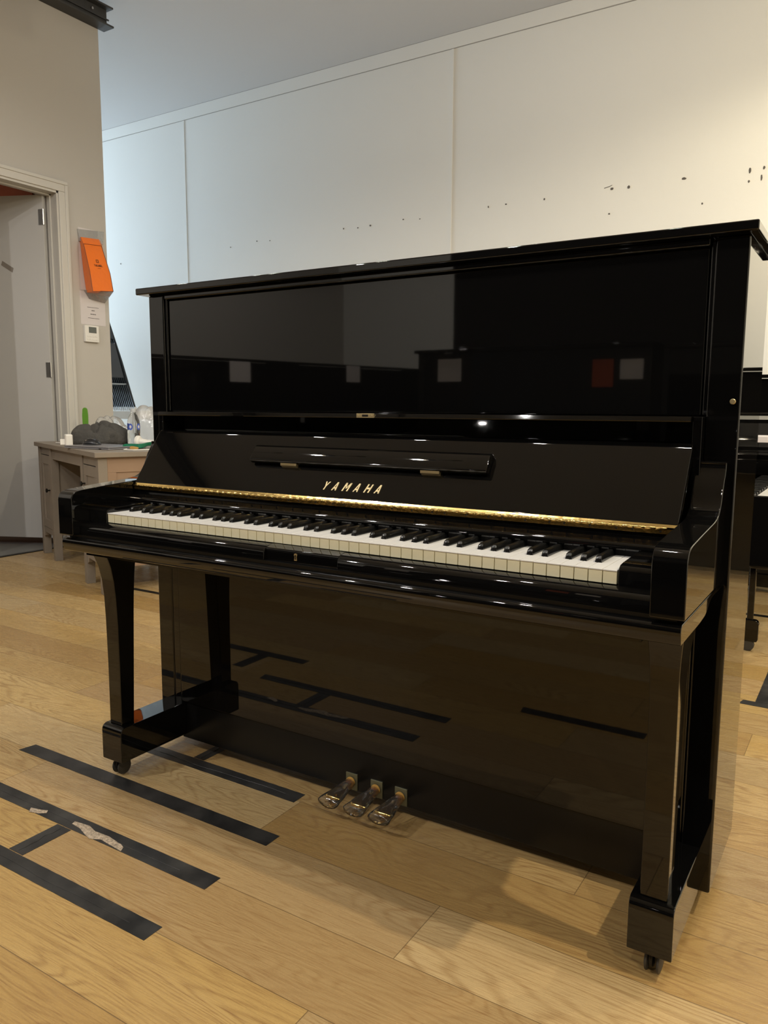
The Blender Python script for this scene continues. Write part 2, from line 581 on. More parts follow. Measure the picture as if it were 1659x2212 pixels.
# leaf, hinged at the right jamb and swung into the side room
ang = math.atan2(-0.406, -0.914)
dr = bpy.data.objects.new('door_1', None)
COL.objects.link(dr)
dr.location = (XQ + 0.03, Y1 - 0.03, 0)
dr.rotation_euler = (0, 0, ang)
struct(dr)
MB().box(0.004, 0.89, -0.002, 0.038, 0.05, 2.352).build('door_leaf', DOORW, dr, bevel=0.0015, smooth=0)
for z in (2.21, 1.21, 0.25):
    h = MB()
    h.lathe([(0.0075, -0.05), (0.0075, 0.05)], (0.0, 0.042, z), 12)
    h.box(0.0, 0.036, 0.036, 0.0405, z - 0.05, z + 0.05)
    h.build('hinge', STEEL, dr, smooth=35)
lk = MB().lathe([(0.024, 0.0), (0.024, 0.008)], (0.83, 0.038, 1.0), 16, axis='Y')
lk.tube([(0.83, 0.045, 1.0), (0.83, 0.085, 1.0), (0.73, 0.085, 1.0)], 0.008)
lk.build('door_handle', STEEL, dr)
MB().prism([(0.315, 1.935), (0.235, 1.885), (0.245, 1.857), (0.325, 1.907)], 0.0378, 0.0392, 'Y').build('tape_scrap', mat('tan_tape', (0.2, 0.175, 0.15), 0.5), dr, smooth=0)

# floor edging strips
struct(MB().box(-3.79, -3.757, -2.0, 2.3, -0.001, 0.005).build('trim_7', DARKM, bevel=0.001, smooth=0))
struct(MB().box(-2.36, -0.9, 1.245, 1.272, 0.0, 0.003).build('trim_8', DARKM, smooth=0))
struct(MB().box(0.35, 0.80, 2.48, 2.51, 0.0, 0.003).build('trim_9', DARKM, smooth=0))

# steel beam along the top of the partition
bm_ = MB()
bm_.box(-3.76, -3.655, -5.1, 2.36, 3.515, 3.527)
bm_.box(-3.71, -3.702, -5.1, 2.34, 3.527, 3.633)
bm_.box(-3.76, -3.655, -5.1, 2.36, 3.633, 3.645)
bm_.box(-3.70, -3.69, -5.1, 2.35, 3.565, 3.575)
for y in (2.22, 1.62, 1.0):
    bm_.lathe([(0.009, 0), (0.009, 0.012)], (-3.702, y, 3.60), 8, axis='X', mi=1)
tag(bm_.build('steel_beam', [BEAMM, STEEL], bevel=0.002, smooth=0), 'dark steel I-beam running along the top of the left partition', 'beam')

# ------------------------------------------------------------------ ceiling lamps
lamp0 = None
lamp_where = ['%s lamp from the partition in the row over the keyboard' % k for k in ('first', 'second', 'third', 'fourth', 'fifth', 'sixth', 'seventh')] + \
    ['%s added wall-wash lamp from the left, before the back wall' % k for k in ('first', 'second', 'third', 'fifth, lowest hung', 'fourth, nearest the wall')] + \
    ['%s added fill lamp from the left in the row behind the camera' % k for k in ('first', 'second', 'third', 'fourth')]
for i, (x, y, z, pw, lc) in enumerate(LAMPS):
    if lamp0 is None:
        o = lamp0 = thing('ceiling_lamp', '', 'lamp', (x, y, z))
        MB().lathe([(0.0, 0.42), (0.035, 0.42), (0.035, 0.40), (0.008, 0.40), (0.008, 0.06), (0.055, 0.05), (0.062, 0.0), (0.062, -0.06), (0.052, -0.06), (0.052, -0.045), (0.0, -0.045)], n=20).build('lamp_body', LAMPB, o)
        MB().lathe([(0.0, -0.046), (0.051, -0.046), (0.051, -0.05), (0.0, -0.05)], n=20).build('lens', LAMPE, o)
    else:
        o = dup(lamp0)
        o.location = (x, y, z)
    if z < 3.2:
        MB().lathe([(0.008, 0.40), (0.008, ZC - z)], n=10).build('drop_rod', LAMPB, o)
    tag(o, 'black ceiling spot, ' + lamp_where[i], 'lamp', 'ceiling spot lamps')

# ------------------------------------------------------------------ main piano
P = thing('upright_piano', 'large glossy black upright piano with open lid and brass name letters, in the foreground', 'piano', (0, 0, 0))
WS = 0.7397
# sides with front pilasters
for sx in (-1, 1):
    b_ = MB()
    xa, xb = sorted((sx * WS, sx * 0.684))
    b_.box(xa, xb, 0.0, 0.2721, 0.053, 1.2561)
    xa, xb = sorted((sx * 0.6835, sx * 0.657))
    b_.box(xa, xb, 0.0005, 0.03, 0.053, 0.612)
    b_.build('side_panel', BLACK, P, bevel=0.004, seg=3)
    xa, xb = sorted((sx * 0.694, sx * 0.6765))
    MB().box(xa, xb, 0.006, 0.03, 0.95, 1.2545).build('panel_bead', BLACK, P, bevel=0.003)
# lid
MB().box(-0.7553, 0.7553, -0.0306, 0.278, 1.2561, 1.2733).build('lid', BLACK, P, bevel=0.003, seg=3)
MB().box(-0.676, 0.676, -0.004, 0.02, 1.243, 1.256).build('lid_rail', BLACK, P, bevel=0.003)
MB().box(-0.684, 0.684, 0.10, 0.26, 0.06, 1.25).build('back_frame', FELT, P, smooth=0)
MB().box(-0.6745, 0.6745, 0.010, 0.026, 0.949, 1.243).build('upper_panel', BLACK, P, bevel=0.004, seg=3)
# ledge over the keyboard cover
led = [(0.02, 0.9495), (-0.0405, 0.9495), (-0.0418, 0.9490), (-0.0450, 0.9415), (-0.0445, 0.9400), (-0.043, 0.9395), (0.02, 0.9395)]
MB().prism(led, -0.668, 0.668).build('ledge', BLACK, P, smooth=30)
lp = MB().box(-0.034, 0.012, -0.0462, -0.044, 0.9402, 0.9496)
for x in (-0.028, 0.006):
    lp.lathe([(0.0018, 0), (0.0018, 0.0006)], (x, -0.0468, 0.945), 8, axis='Y', mi=0)
lp.box(-0.019, -0.003, -0.0466, -0.0455, 0.9425, 0.9473, mi=1)
lp.build('lock_plate', [BRASSDULL, DARKM], P, bevel=0.0004)
# dark well under the ledge with its shaped side cheeks
MB().box(-0.684, 0.684, 0.012, 0.10, 0.70, 0.949).build('well_board', BLACK, P, smooth=0)
for sx in (-1, 1):
    xa, xb = sorted((sx * 0.684, sx * 0.6685))
    MB().prism([(0.02, 0.949), (-0.028, 0.949), (-0.028, 0.775), (0.02, 0.775)], xa, xb).build('well_cheek', BLACK, P, bevel=0.001)
# keyboard cover (fallboard), leaning back
p0 = Vector((0, -0.125, 0.768))
tv = Vector((0, 0.095, 0.139)).normalized()
nv = Vector((0, -0.139, 0.095)).normalized()


def fb(x, s, n):
    q = p0 + tv * s + nv * n
    return (x, q.y, q.z)


SL = 0.1684
prof = [(-0.012, -0.018), (0.0, -0.018), (0.0, 0)]
pr = [fb(0, s, n)[1:] for s, n in [(0.0, -0.018), (0.0, 0.0), (SL - 0.016, 0.0), (SL - 0.008, -0.0015), (SL - 0.002, -0.006), (SL, -0.012), (SL - 0.003, -0.018)]]
MB().prism(pr, -0.672, 0.672).build('keyboard_cover', BLACK, P, bevel=0.0015, smooth=50)
# folded music rest bar on the cover
fl = MB()
pr = [fb(0, s, n)[1:] for s, n in [(0.074, 0.004), (0.074, 0.014), (0.077, 0.018), (0.112, 0.017), (0.119, 0.013), (0.121, 0.007), (0.120, 0.001), (0.09, 0.001)]]
fl.prism(pr, -0.305, 0.305)
rest = fl.build('music_rest', BLACK, P, bevel=0.0025, seg=3, smooth=50)
for x0, x1 in ((-0.213, -0.167), (0.156, 0.200)):
    k = MB()
    k.prism([fb(0, s, n)[1:] for s, n in [(0.069, 0.0), (0.069, 0.009), (0.0735, 0.012), (0.076, 0.004)]], x0, x1)
    k.build('rest_hinge', BRASSDULL, P, smooth=0)
# brass letters
LET = {'Y': [[(0, 1), (.26, 1), (.5, .62), (.74, 1), (1, 1), (.62, .42), (.62, 0), (.38, 0), (.38, .42)]],
       'A': [[(0, 0), (.24, 0), (.5, .8), (.5, 1), (.36, 1)], [(1, 0), (.76, 0), (.5, .8), (.5, 1), (.64, 1)], [(.25, .2), (.75, .2), (.69, .38), (.31, .38)]],
       'M': [[(0, 0), (.22, 0), (.22, 1), (0, 1)], [(1, 0), (.78, 0), (.78, 1), (1, 1)], [(.05, 1), (.25, 1), (.56, .3), (.44, .3)], [(.95, 1), (.75, 1), (.44, .3), (.56, .3)]],
       'H': [[(0, 0), (.24, 0), (.24, 1), (0, 1)], [(1, 0), (.76, 0), (.76, 1), (1, 1)], [(.1, .4), (.9, .4), (.9, .6), (.1, .6)]]}
x = -0.0805
for ch, w in zip('YAMAHA', (0.0125, 0.0125, 0.0155, 0.0125, 0.0135, 0.0125)):
    m_ = MB()
    for poly in LET[ch]:
        k = len(m_.v)
        n = len(poly)
        for nn in (0.0002, 0.0013):
            for (a_, h_) in poly:
                m_.v.append(fb(x + a_ * w + h_ * 0.0065, 0.0185 + h_ * 0.0205, nn))
        for i in range(n):
            j = (i + 1) % n
            m_.f.append((k + i, k + j, k + n + j, k + n + i))
        m_.f.append(tuple(range(k, k + n))[::-1])
        m_.f.append(tuple(range(k + n, k + 2 * n)))
        m_.m += [0] * (n + 2)
    m_.build('name_letter', BRASSDULL, P, smooth=0)
    x += {'Y': 0.0265, 'A': 0.0275, 'M': 0.0290, 'H': 0.0262}[ch]
# piano hinge
h = MB()
h.prism([(-0.1255, 0.7605), (-0.1275, 0.7600), (-0.1275, 0.7515), (-0.1255, 0.7515)], -0.6715, 0.6715)
h.prism([(-0.1240, 0.7625), (-0.1265, 0.7630), (-0.1235, 0.7690), (-0.1205, 0.7680)], -0.6715, 0.6715)
kx = -0.6715
i = 0
while kx < 0.655:
    h.lathe([(0.0026, 0.0), (0.0029, 0.0006), (0.0029, 0.0174), (0.0026, 0.018)], (kx, -0.1283, 0.7613), 10, axis='X')
    kx += 0.0187
    i += 1
kx = -0.65
i = 0
while kx < 0.66:
    h.lathe([(0.0019, 0.0), (0.0019, 0.0008)], (kx, -0.1283, 0.7558), 8, axis='Y', mi=1)
    kx += 0.047 if i % 3 else 0.028
    i += 1
h.build('piano_hinge', [BRASS, DARKM], P)
# lower part of the cover behind the keys, its rail and the felt slot
MB().prism([(-0.105, 0.752), (-0.1265, 0.7512), (-0.123, 0.745), (-0.136, 0.7335), (-0.142, 0.7315), (-0.1445, 0.728), (-0.1445, 0.7225), (-0.141, 0.7195), (-0.105, 0.7195)], -0.672, 0.672).build('cover_lip', BLACK, P, smooth=40)
MB().box(-0.672, 0.672, -0.13, -0.10, 0.66, 0.7195).build('felt_strip', FELT, P, smooth=0)
# arms
AP = [(-0.3146, 0.6536), (-0.3146, 0.738), (-0.3135, 0.745), (-0.310, 0.752), (-0.303, 0.7575), (-0.292, 0.7605), (-0.274, 0.7625), (-0.203, 0.768), (-0.12, 0.7735), (-0.098, 0.7755),
      (-0.080, 0.779), (-0.066, 0.7845), (-0.055, 0.794), (-0.048, 0.806), (-0.041, 0.822), (-0.034, 0.838), (-0.026, 0.849), (-0.021, 0.858), (-0.019, 0.866), (-0.020, 0.870), (0.02, 0.872), (0.02, 0.6536)]
for sx in (-1, 1):
    xa, xb = sorted((sx * 0.7266, sx * 0.6753))
    MB().prism(AP, xa, xb).build('arm', BLACK, P, bevel=0.0022, seg=3, smooth=40)
# key blocks
for sx in (-1, 1):
    xa, xb = sorted((sx * 0.6753, sx * 0.6135))
    MB().prism([(-0.2635, 0.655), (-0.2635, 0.706), (-0.2605, 0.713), (-0.254, 0.7165), (-0.24, 0.718), (-0.13, 0.722), (-0.13, 0.655)], xa, xb).build('key_block', BLACK, P, bevel=0.002, seg=3, smooth=40)
# key bed
MB().prism([(-0.296, 0.645), (-0.296, 0.6536), (0.01, 0.6536), (0.01, 0.645)], -0.712, 0.712).build('key_bed_reveal', BLACKSAT, P, smooth=0)
KB = [(-0.300, 0.6455), (-0.3050, 0.6445), (-0.3095, 0.6418), (-0.3108, 0.6395), (-0.3115, 0.6310), (-0.3105, 0.6290), (-0.3075, 0.6160), (-0.305, 0.6141), (-0.16, 0.6141), (-0.12, 0.6165), (-0.095, 0.622), (-0.08, 0.6305), (-0.06, 0.636), (0.0, 0.636), (0.0, 0.6455)]
MB().prism(KB, -0.7218, 0.7218).build('key_bed', BLACK, P, bevel=0.0015, smooth=40)
MB().box(-0.66, 0.66, -0.29, 0.0, 0.605, 0.64).build('key_bed_core', BLACK, P, smooth=0)
# key slip with its two lips and the grip recess between
ks = MB()
sl = [(-0.255, 0.6536), (-0.255, 0.6835), (-0.266, 0.6835), (-0.276, 0.6822), (-0.2865, 0.6775), (-0.2905, 0.6740), (-0.2920, 0.6700), (-0.2935, 0.6536)]
ks.prism(sl, -0.675, -0.095)
ks.prism(sl, 0.088, 0.675)
ks.prism([(-0.255, 0.6536), (-0.255, 0.684), (-0.266, 0.6840), (-0.2725, 0.6825), (-0.2850, 0.6790), (-0.2862, 0.675), (-0.2868, 0.6536)], -0.0951, 0.0881)
ks.build('key_slip', BLACK, P, bevel=0.0015, smooth=50)
kh = MB()
ring = [(0.0036 * math.cos(t), 0.0052 + 0.0036 * math.sin(t)) for t in [math.radians(-50 + 280 * i / 12) for i in range(13)]] + [(-0.0023, 0.0), (-0.0032, -0.006), (0.0032, -0.006), (0.0023, 0.0)]
kh.prism([(-0.0165 + a_, 0.6655 + c_) for a_, c_ in ring], -0.2882, -0.2868, 'Y')
kh.prism([(-0.0165 + a_ * 0.5, 0.6658 + c_ * 0.62) for a_, c_ in ring], -0.2885, -0.2880, 'Y', mi=1)
kh.build('keyhole_plate', [BRASSDULL, DARKM], P, smooth=0)
# keys
KW = 1.223 / 52
wk = MB()
hw = KW / 2 - 0.0005
wk.box(-hw, hw, -0.2624, -0.118, 0.7055, 0.7078, mi=0)
wk.box(-hw + 0.0002, hw - 0.0002, -0.2612, -0.118, 0.6850, 0.7055, mi=1)
w0 = wk.build('white_key', [WKEY, WFRONT], P, bevel=0.0005, seg=2)
bk = MB()
rings = []
for yy_, z_, wt_ in ((-0.2138, 0.7065, 0.0056), (-0.2132, 0.7110, 0.0053), (-0.2120, 0.7158, 0.0049), (-0.2100, 0.7182, 0.0046), (-0.206, 0.7195, 0.0044), (-0.118, 0.7205, 0.0044)):
    wb_ = 0.0057
    rings.append([(-wb_, yy_ if z_ < 0.71 else max(yy_, -0.2136), 0.700), (-wb_ if z_ < 0.708 else -wb_, yy_, min(z_ - 0.001, 0.7085)), (-wt_, yy_, z_ - 0.0015), (-wt_ + 0.0015, yy_, z_),
                  (wt_ - 0.0015, yy_, z_), (wt_, yy_, z_ - 0.0015), (wb_, yy_, min(z_ - 0.001, 0.7085)), (wb_, yy_ if z_ < 0.71 else max(yy_, -0.2136), 0.700)])
bk.loft(rings)
b0 = bk.build('black_key', BLACKKEY, P, smooth=50)
names = 'ABCDEFG'
shift = {'A': 0.0018, 'C': -0.0020, 'D': 0.0020, 'F': -0.0026, 'G': 0.0}
fw_, fb_ = True, True
for i in range(52):
    o = w0 if fw_ else dup(w0, P)
    fw_ = False
    o.location = (-0.6115 + KW * (i + 0.5), 0, 0)
    nm = names[i % 7]
    if nm in shift and i < 51:
        o = b0 if fb_ else dup(b0, P)
        fb_ = False
        o.location = (-0.6115 + KW * (i + 1) + shift[nm], 0, 0)
# lower panel, kick board
MB().box(-0.656, 0.656, -0.003, 0.013, 0.1435, 0.625).build('lower_panel', BLACK, P, bevel=0.002)
MB().box(-0.662, 0.662, 0.004, 0.03, 0.034, 0.1415).build('kick_board', BLACKSAT, P, bevel=0.002)
# legs and toes
LEG = [(-0.207, 0.14), (-0.2065, 0.30), (-0.208, 0.42), (-0.2105, 0.48), (-0.215, 0.525), (-0.222, 0.560), (-0.233, 0.590), (-0.243, 0.6145)]
LEB = [(-0.126, 0.6145), (-0.138, 0.585), (-0.145, 0.56), (-0.151, 0.50), (-0.155, 0.42), (-0.167, 0.14)]
for sx in (-1, 1):
    rings = []
    fr = LEG
    bk_ = LEB[::-1]
    def yb(z):
        for (y1_, z1_), (y2_, z2_) in zip(bk_, bk_[1:]):
            if z1_ <= z <= z2_:
                return y1_ + (y2_ - y1_) * (z - z1_) / (z2_ - z1_)
        return bk_[-1][0]
    for yf, z in fr:
        wdt = 0.0
        if z > 0.5:
            wdt = 0.010 * ((z - 0.5) / 0.115) ** 2
        xo, xi = sx * (0.7045 + wdt), sx * (0.6590 - 0.2 * wdt)
        rings.append([(xo, yf, z), (xi, yf, z), (xi, yb(z), z), (xo, yb(z), z)])
    MB().loft(rings).build('leg', BLACK, P, bevel=0.0018, seg=2, smooth=25)
    xa, xb = sorted((sx * 0.719, sx * 0.6447))
    tp = [(-0.2232, 0.0466), (-0.2232, 0.122)] + arc(-0.2072, 0.124, 0.016, 180, 90, 6) + [(0.004, 0.140), (0.004, 0.0466)]
    toe = MB().prism(tp, xa, xb).build('toe_block', BLACK, P, bevel=0.0018, seg=2, smooth=40)
    # caster
    cx_ = sx * 0.685
    c = MB()
    for dx in (-0.014, 0.0065):
        c.lathe([(0.0, 0.0), (0.014, 0.0), (0.0205, 0.002), (0.0215, 0.0035), (0.0205, 0.0055), (0.014, 0.0075), (0.0, 0.0075)], (cx_ + dx, -0.192, 0.0215), 20, axis='X')
    cas = c.build('caster', RUBBER, P)
    c = MB()
    c.lathe([(0.0, -0.0055), (0.014, -0.0055), (0.0185, -0.003), (0.0185, 0.003), (0.014, 0.0055), (0, 0.0055)], (cx_ - 0.003, -0.190, 0.026), 20, axis='X')
    c.box(cx_ - 0.0035, cx_ + 0.0035, -0.200, -0.165, 0.018, 0.0466)
    c.lathe([(0.016, 0), (0.016, 0.006)], (cx_, -0.175, 0.0405), 16)
    c.build('caster_fork', DARKM, cas, bevel=0.001)
# brass latch on the right pilaster
MB().lathe([(0.0, 0), (0.0042, 0), (0.005, 0.001), (0.005, 0.0035), (0.0025, 0.005), (0.0, 0.005)], (0.7275, -0.005, 0.9755), 14, axis='Y').build('side_stud', BRASSDULL, P)
# pedals
for px in (-0.080, -0.008, 0.060):
    e = MB().box(px - 0.0165, px + 0.0165, 0.001, 0.0045, 0.036, 0.078)
    esc = e.build('pedal_plate', PEDPL, P, bevel=0.0006)
    pd = MB()
    rg = []
    for t, w_, z_, hgt in ((0.0, 0.009, 0.058, 0.006), (0.25, 0.009, 0.0585, 0.006), (0.5, 0.0125, 0.0565, 0.0055), (0.75, 0.0195, 0.053, 0.005), (0.93, 0.0225, 0.049, 0.0045), (1.0, 0.021, 0.0465, 0.003)):
        y_ = 0.004 - 0.082 * t
        x_ = px - 0.004 * t
        ring = []
        for k in range(12):
            a_ = 2 * PI * k / 12
            ring.append((x_ + w_ * math.cos(a_), y_, z_ + hgt * (abs(math.sin(a_)) ** 0.7) * (1 if math.sin(a_) >= 0 else -1)))
        rg.append(ring)
    pd.loft(rg)
    ped = pd.build('pedal', BRASS, P, subsurf=1, smooth=60)
    # loose clear wrapping round the pedal
    wr = MB()
    rg = []
    for q in range(10):
        t = q / 9
        w_ = 0.013 + 0.017 * t
        y_ = 0.000 - 0.098 * t
        z_ = 0.058 - 0.016 * t
        ring = []
        for k in range(18):
            a_ = 2 * PI * k / 18
            jj = 1 + 0.16 * noise.noise(Vector((px * 40 + math.cos(a_) * 1.6, t * 5, math.sin(a_) * 1.6)))
            ring.append((px - 0.004 * t + w_ * jj * math.cos(a_), y_, max(0.004, z_ + (0.010 + 0.004 * t) * jj * math.sin(a_))))
        rg.append(ring)
    wr.loft(rg)
    o = wr.build('plastic_wrap', FILM, ped, subsurf=1, smooth=180)
    o['label'] = 'crumpled clear plastic wrap'
    tg = MB().lathe([(0.0115, 0.0), (0.0125, 0.002), (0.0125, 0.004), (0.0105, 0.005)], (px, -0.006, 0.058), 16, axis='Y')
    tg.build('pedal_band', OCHRE, ped)

# ------------------------------------------------------------------ floor tapes
def tape(x0, x1, y0, y1, label, z=0.0006, rz=0.0, worn=0, ends=(0.008, 0.008)):
    t = MB()
    n = 60
    top, bot = [], []
    L_ = max(x1 - x0, y1 - y0)
    along_x = (x1 - x0) >= (y1 - y0)
    for i in range(n + 1):
        s = i / n
        j = 0.0006 * noise.noise(Vector((s * 30, x0 * 9, 1.3)))
        if along_x:
            top.append((x0 + (x1 - x0) * s + (ends[0] * 1.2 if i == 0 else 0), y1 + j))
            bot.append((x0 + (x1 - x0) * s, y0 + j * 0.7))
        else:
            top.append((x1 + j, y0 + (y1 - y0) * s))
            bot.append((x0 + j * 0.7, y0 + (y1 - y0) * s))
    t.prism(bot + top[::-1], 0.0002, 0.0002 + z, 'Z')
    # wrinkle ridge along the strip
    if worn:
        pts = []
        for i in range(24):
            s = i / 23
            if along_x:
                pts.append((x0 + (x1 - x0) * (0.06 + 0.86 * s), y0 + (y1 - y0) * (0.45 + 0.15 * noise.noise(Vector((s * 4, y0 * 5, 0)))), 0.0004 + z))
            else:
                pts.append((x0 + (x1 - x0) * (0.5 + 0.15 * noise.noise(Vector((s * 4, x0 * 5, 0)))), y0 + (y1 - y0) * (0.06 + 0.86 * s), 0.0004 + z))
        t.tube(pts, 0.0008, 6)
    o = t.build('floor_tape', TAPE, smooth=0)
    return tag(o, label, 'tape', 'black tape strips on the floor')


tape(-1.042, -0.133, -0.256, -0.209, 'black floor tape strip nearest the left toe block, with a torn right end')
tape(-1.25, -0.133, -0.444, -0.398, 'black floor tape strip with the peeled torn patch, middle of the three parallel strips', worn=1)
tape(-0.875, -0.116, -0.613, -0.569, 'black floor tape strip lowest and nearest the camera', worn=1)
tape(-1.26, -0.832, -0.820, -0.775, 'black tape strip off the left frame edge, mirrored in the lower panel, topmost there')
tape(-1.05, -1.0, -0.774, -0.625, 'short black cross piece off the left frame edge, mirrored in the lower panel')
tape(0.035, 0.43, -0.825, -0.780, 'black tape strip below the frame, mirrored at the right of the lower panel')
tape(-0.600, -0.551, -0.567, -0.446, 'short black tape piece joining the two nearest strips', worn=1)
tape(-0.76, -0.202, -0.072, -0.026, 'black floor tape strip running under the piano towards the pedals', worn=1)
tape(-0.592, -0.554, -0.024, 0.13, 'short black tape piece running back under the kick board', worn=1)
tape(0.622, 0.72, 1.238, 1.28, 'torn black tape piece across the foot of the worn strip at the right edge')
tape(0.668, 0.715, 1.282, 1.85, 'grey black worn tape strip on the floor behind the piano at the right edge')
# torn backing where the tape peeled
for nm, pts, lab in (('torn_tape', [(-0.575, -0.418), (-0.53, -0.412), (-0.50, -0.420), (-0.455, -0.418), (-0.405, -0.425), (-0.392, -0.430), (-0.385, -0.443), (-0.42, -0.440), (-0.46, -0.436), (-0.485, -0.448), (-0.51, -0.441), (-0.54, -0.431), (-0.572, -0.428)], 'torn white fibres of peeled tape beside the joint of two strips'),
                     ('torn_tape', [(-0.72, -0.434), (-0.69, -0.428), (-0.672, -0.421), (-0.665, -0.43), (-0.680, -0.441), (-0.705, -0.449)], 'small torn tan flap of tape on the left edge of the peeled strip')):
    t = MB()
    n = len(pts)
    top = [(x_, y_, 0.0012 + 0.0012 * abs(noise.noise(Vector((x_ * 60, y_ * 60, 0))))) for x_, y_ in pts]
    cxm = sum(p_[0] for p_ in pts) / n
    cym = sum(p_[1] for p_ in pts) / n
    t.loft([[(x_, y_, 0.0009) for x_, y_ in pts], top, [(cxm + (p_[0] - cxm) * 0.4, cym + (p_[1] - cym) * 0.4, 0.0028) for p_ in pts]])
    tag(t.build(nm, mat('torn_fibre', (0.40, 0.32, 0.24), 0.7, bump=(150, 0.8), var=(180, 0.9)), smooth=30), lab, 'tape scrap')

# ------------------------------------------------------------------ desk
DQ = thing('desk', 'grey brown wooden pedestal desk standing by the doorway, cluttered on top', 'desk', (-3.70, 1.651, 0), math.atan2(-0.395, 0.919))
DL, DW = 1.452, 0.65
MB().box(-0.02, DL + 0.02, -0.02, DW + 0.02, 0.708, 0.735).build('desk_top', DESKG, DQ, bevel=0.003)
for x0 in (0.0, DL - 0.365):
    x1 = x0 + 0.365
    for xa in (x0, x1 - 0.046):
        for ya in (0.0, DW - 0.046):
            MB().box(xa, xa + 0.046, ya, ya + 0.046, 0, 0.708).build('leg', DESKG, DQ, bevel=0.0015)
    c = MB()
    # sides, bottom, apron arch and rails
    c.box(x0 + 0.008, x0 + 0.03, 0.046, DW - 0.046, 0.155, 0.70)
    c.box(x1 - 0.03, x1 - 0.008, 0.046, DW - 0.046, 0.155, 0.70)
    c.box(x0 + 0.02, x1 - 0.02, 0.03, DW - 0.02, 0.155, 0.175)
    c.box(x0 + 0.02, x1 - 0.02, DW - 0.03, DW - 0.015, 0.155, 0.70)
    c.prism([(x0 + 0.046, 0.185), (x0 + 0.046, 0.115), (x0 + 0.075, 0.125), (x0 + 0.085, 0.15), (x1 - 0.085, 0.15), (x1 - 0.075, 0.125), (x1 - 0.046, 0.115), (x1 - 0.046, 0.185)], 0.006, 0.026, 'Y')
    c.box(x0 + 0.046, x1 - 0.046, 0.008, 0.028, 0.66, 0.708)
    c.build('pedestal_case', DESKG, DQ, smooth=0)
    # side frame and panel of the outer side
    if x0 > 0:
        s_ = MB()
        s_.box(x1 - 0.012, x1 - 0.002, 0.046, DW - 0.046, 0.63, 0.708)
        s_.box(x1 - 0.012, x1 - 0.002, 0.046, DW - 0.046, 0.135, 0.20)
        s_.box(x1 - 0.012, x1 - 0.002, 0.046, 0.09, 0.20, 0.63)
        s_.box(x1 - 0.014, x1 - 0.007, 0.05, DW - 0.05, 0.19, 0.64)
        s_.build('side_panel', DESKR, DQ, bevel=0.001)
    zt_ = 0.655
    dd = MB()
    xa, xb = x0 + 0.049, x1 - 0.049
    dd.box(xa, xb, 0.004, 0.020, zt_ - 0.055, zt_)
    dd.box(xa, xb, 0.004, 0.020, 0.188, 0.243)
    dd.box(xa, xa + 0.055, 0.004, 0.020, 0.243, zt_ - 0.055)
    dd.box(xb - 0.055, xb, 0.004, 0.020, 0.243, zt_ - 0.055)
    dd.box(xa + 0.05, xb - 0.05, 0.011, 0.018, 0.24, zt_ - 0.05)
    dor = dd.build('cabinet_door', DESKG, DQ, bevel=0.0015)
    kxp = xb - 0.028 if x0 == 0 else xa + 0.028
    MB().lathe([(0.005, 0.0), (0.005, -0.014), (0.013, -0.018), (0.014, -0.024), (0.008, -0.028), (0, -0.028)], (kxp, 0.005, 0.44 if x0 == 0 else 0.555), 14, axis='Y').build('knob', DARKM, dor)
k = MB()
k.box(0.365, DL - 0.365, 0.01, 0.028, 0.64, 0.708)
k.build('centre_drawer', DESKG, DQ, bevel=0.001)
MB().box(0.36, DL - 0.36, DW - 0.03, DW - 0.015, 0.15, 0.708).build('back_panel', DESKD, DQ, smooth=0)


def onDesk(x, y, z=0.735):
    w = Vector((-3.70, 1.651)) + x * Vector((0.919, -0.395)) + y * Vector((0.395, 0.919))
    return (w.x, w.y, z)


DR = math.atan2(-0.395, 0.919)


def px2desk(u, v, z):
    d_ = fw + rt2 * ((u - 829.5) / FPX) - up2 * ((v - 1106) / FPX)
    t_ = (z - CZ) / d_.z
    q = Vector((CX, CY, CZ)) + d_ * t_
    return q


# laptop
lt = thing('laptop', 'closed silver grey laptop lying at the near edge of the desk', 'laptop', onDesk(1.06, 0.145), DR + 0.385)
MB().box(-0.19, 0.19, -0.125, 0.125, 0.0, 0.009).build('base', LAPT, lt, bevel=0.003)
MB().box(-0.19, 0.19, -0.125, 0.125, 0.0098, 0.016).build('screen_lid', LAPT, lt, bevel=0.0025)
MB().box(0.11, 0.13, -0.1255, -0.12, 0.002, 0.007).build('port', DARKM, lt, smooth=0)
# mouse
mo = thing('computer_mouse', 'black computer mouse lying on the closed laptop', 'mouse', onDesk(0.96, 0.10, 0.7512), 0.45)
rg = []
for t in [i / 8 for i in range(9)]:
    x_ = -0.055 + 0.11 * t
    w_ = 0.031 * math.sqrt(max(0.02, 1 - (2 * t - 1) ** 4))
    hh = 0.036 * (1 - (t - 0.42) ** 2 * 2.6) * math.sqrt(max(0.03, 1 - (2 * t - 1) ** 6))
    rg.append([(x_, w_ * math.cos(a_), 0.001 + max(0, hh * math.sin(a_))) for a_ in [PI * k_ / 10 for k_ in range(11)]])
MB().loft(rg).build('shell', MOUSEB, mo, subsurf=1, smooth=60)
MB().lathe([(0, -0.003), (0.008, -0.003), (0.008, 0.003), (0, 0.003)], (0.03, 0, 0.024), 14, axis='Y').build('scroll_wheel', RUBBER, mo)
# charger
ch = thing('power_adapter', 'white square power adapter with a spike plug standing at the left of the laptop', 'charger', onDesk(0.80, 0.012), DR - 0.1)
MB().box(-0.033, 0.033, -0.02, 0.02, 0.0, 0.072).build('body', PLASTICW, ch, bevel=0.009, seg=4)
MB().prism([(-0.008, 0.012), (0.008, 0.012), (0.002, 0.045), (-0.002, 0.045)], -0.045, -0.018, 'Y').build('prong', PLASTICW, ch, bevel=0.002)
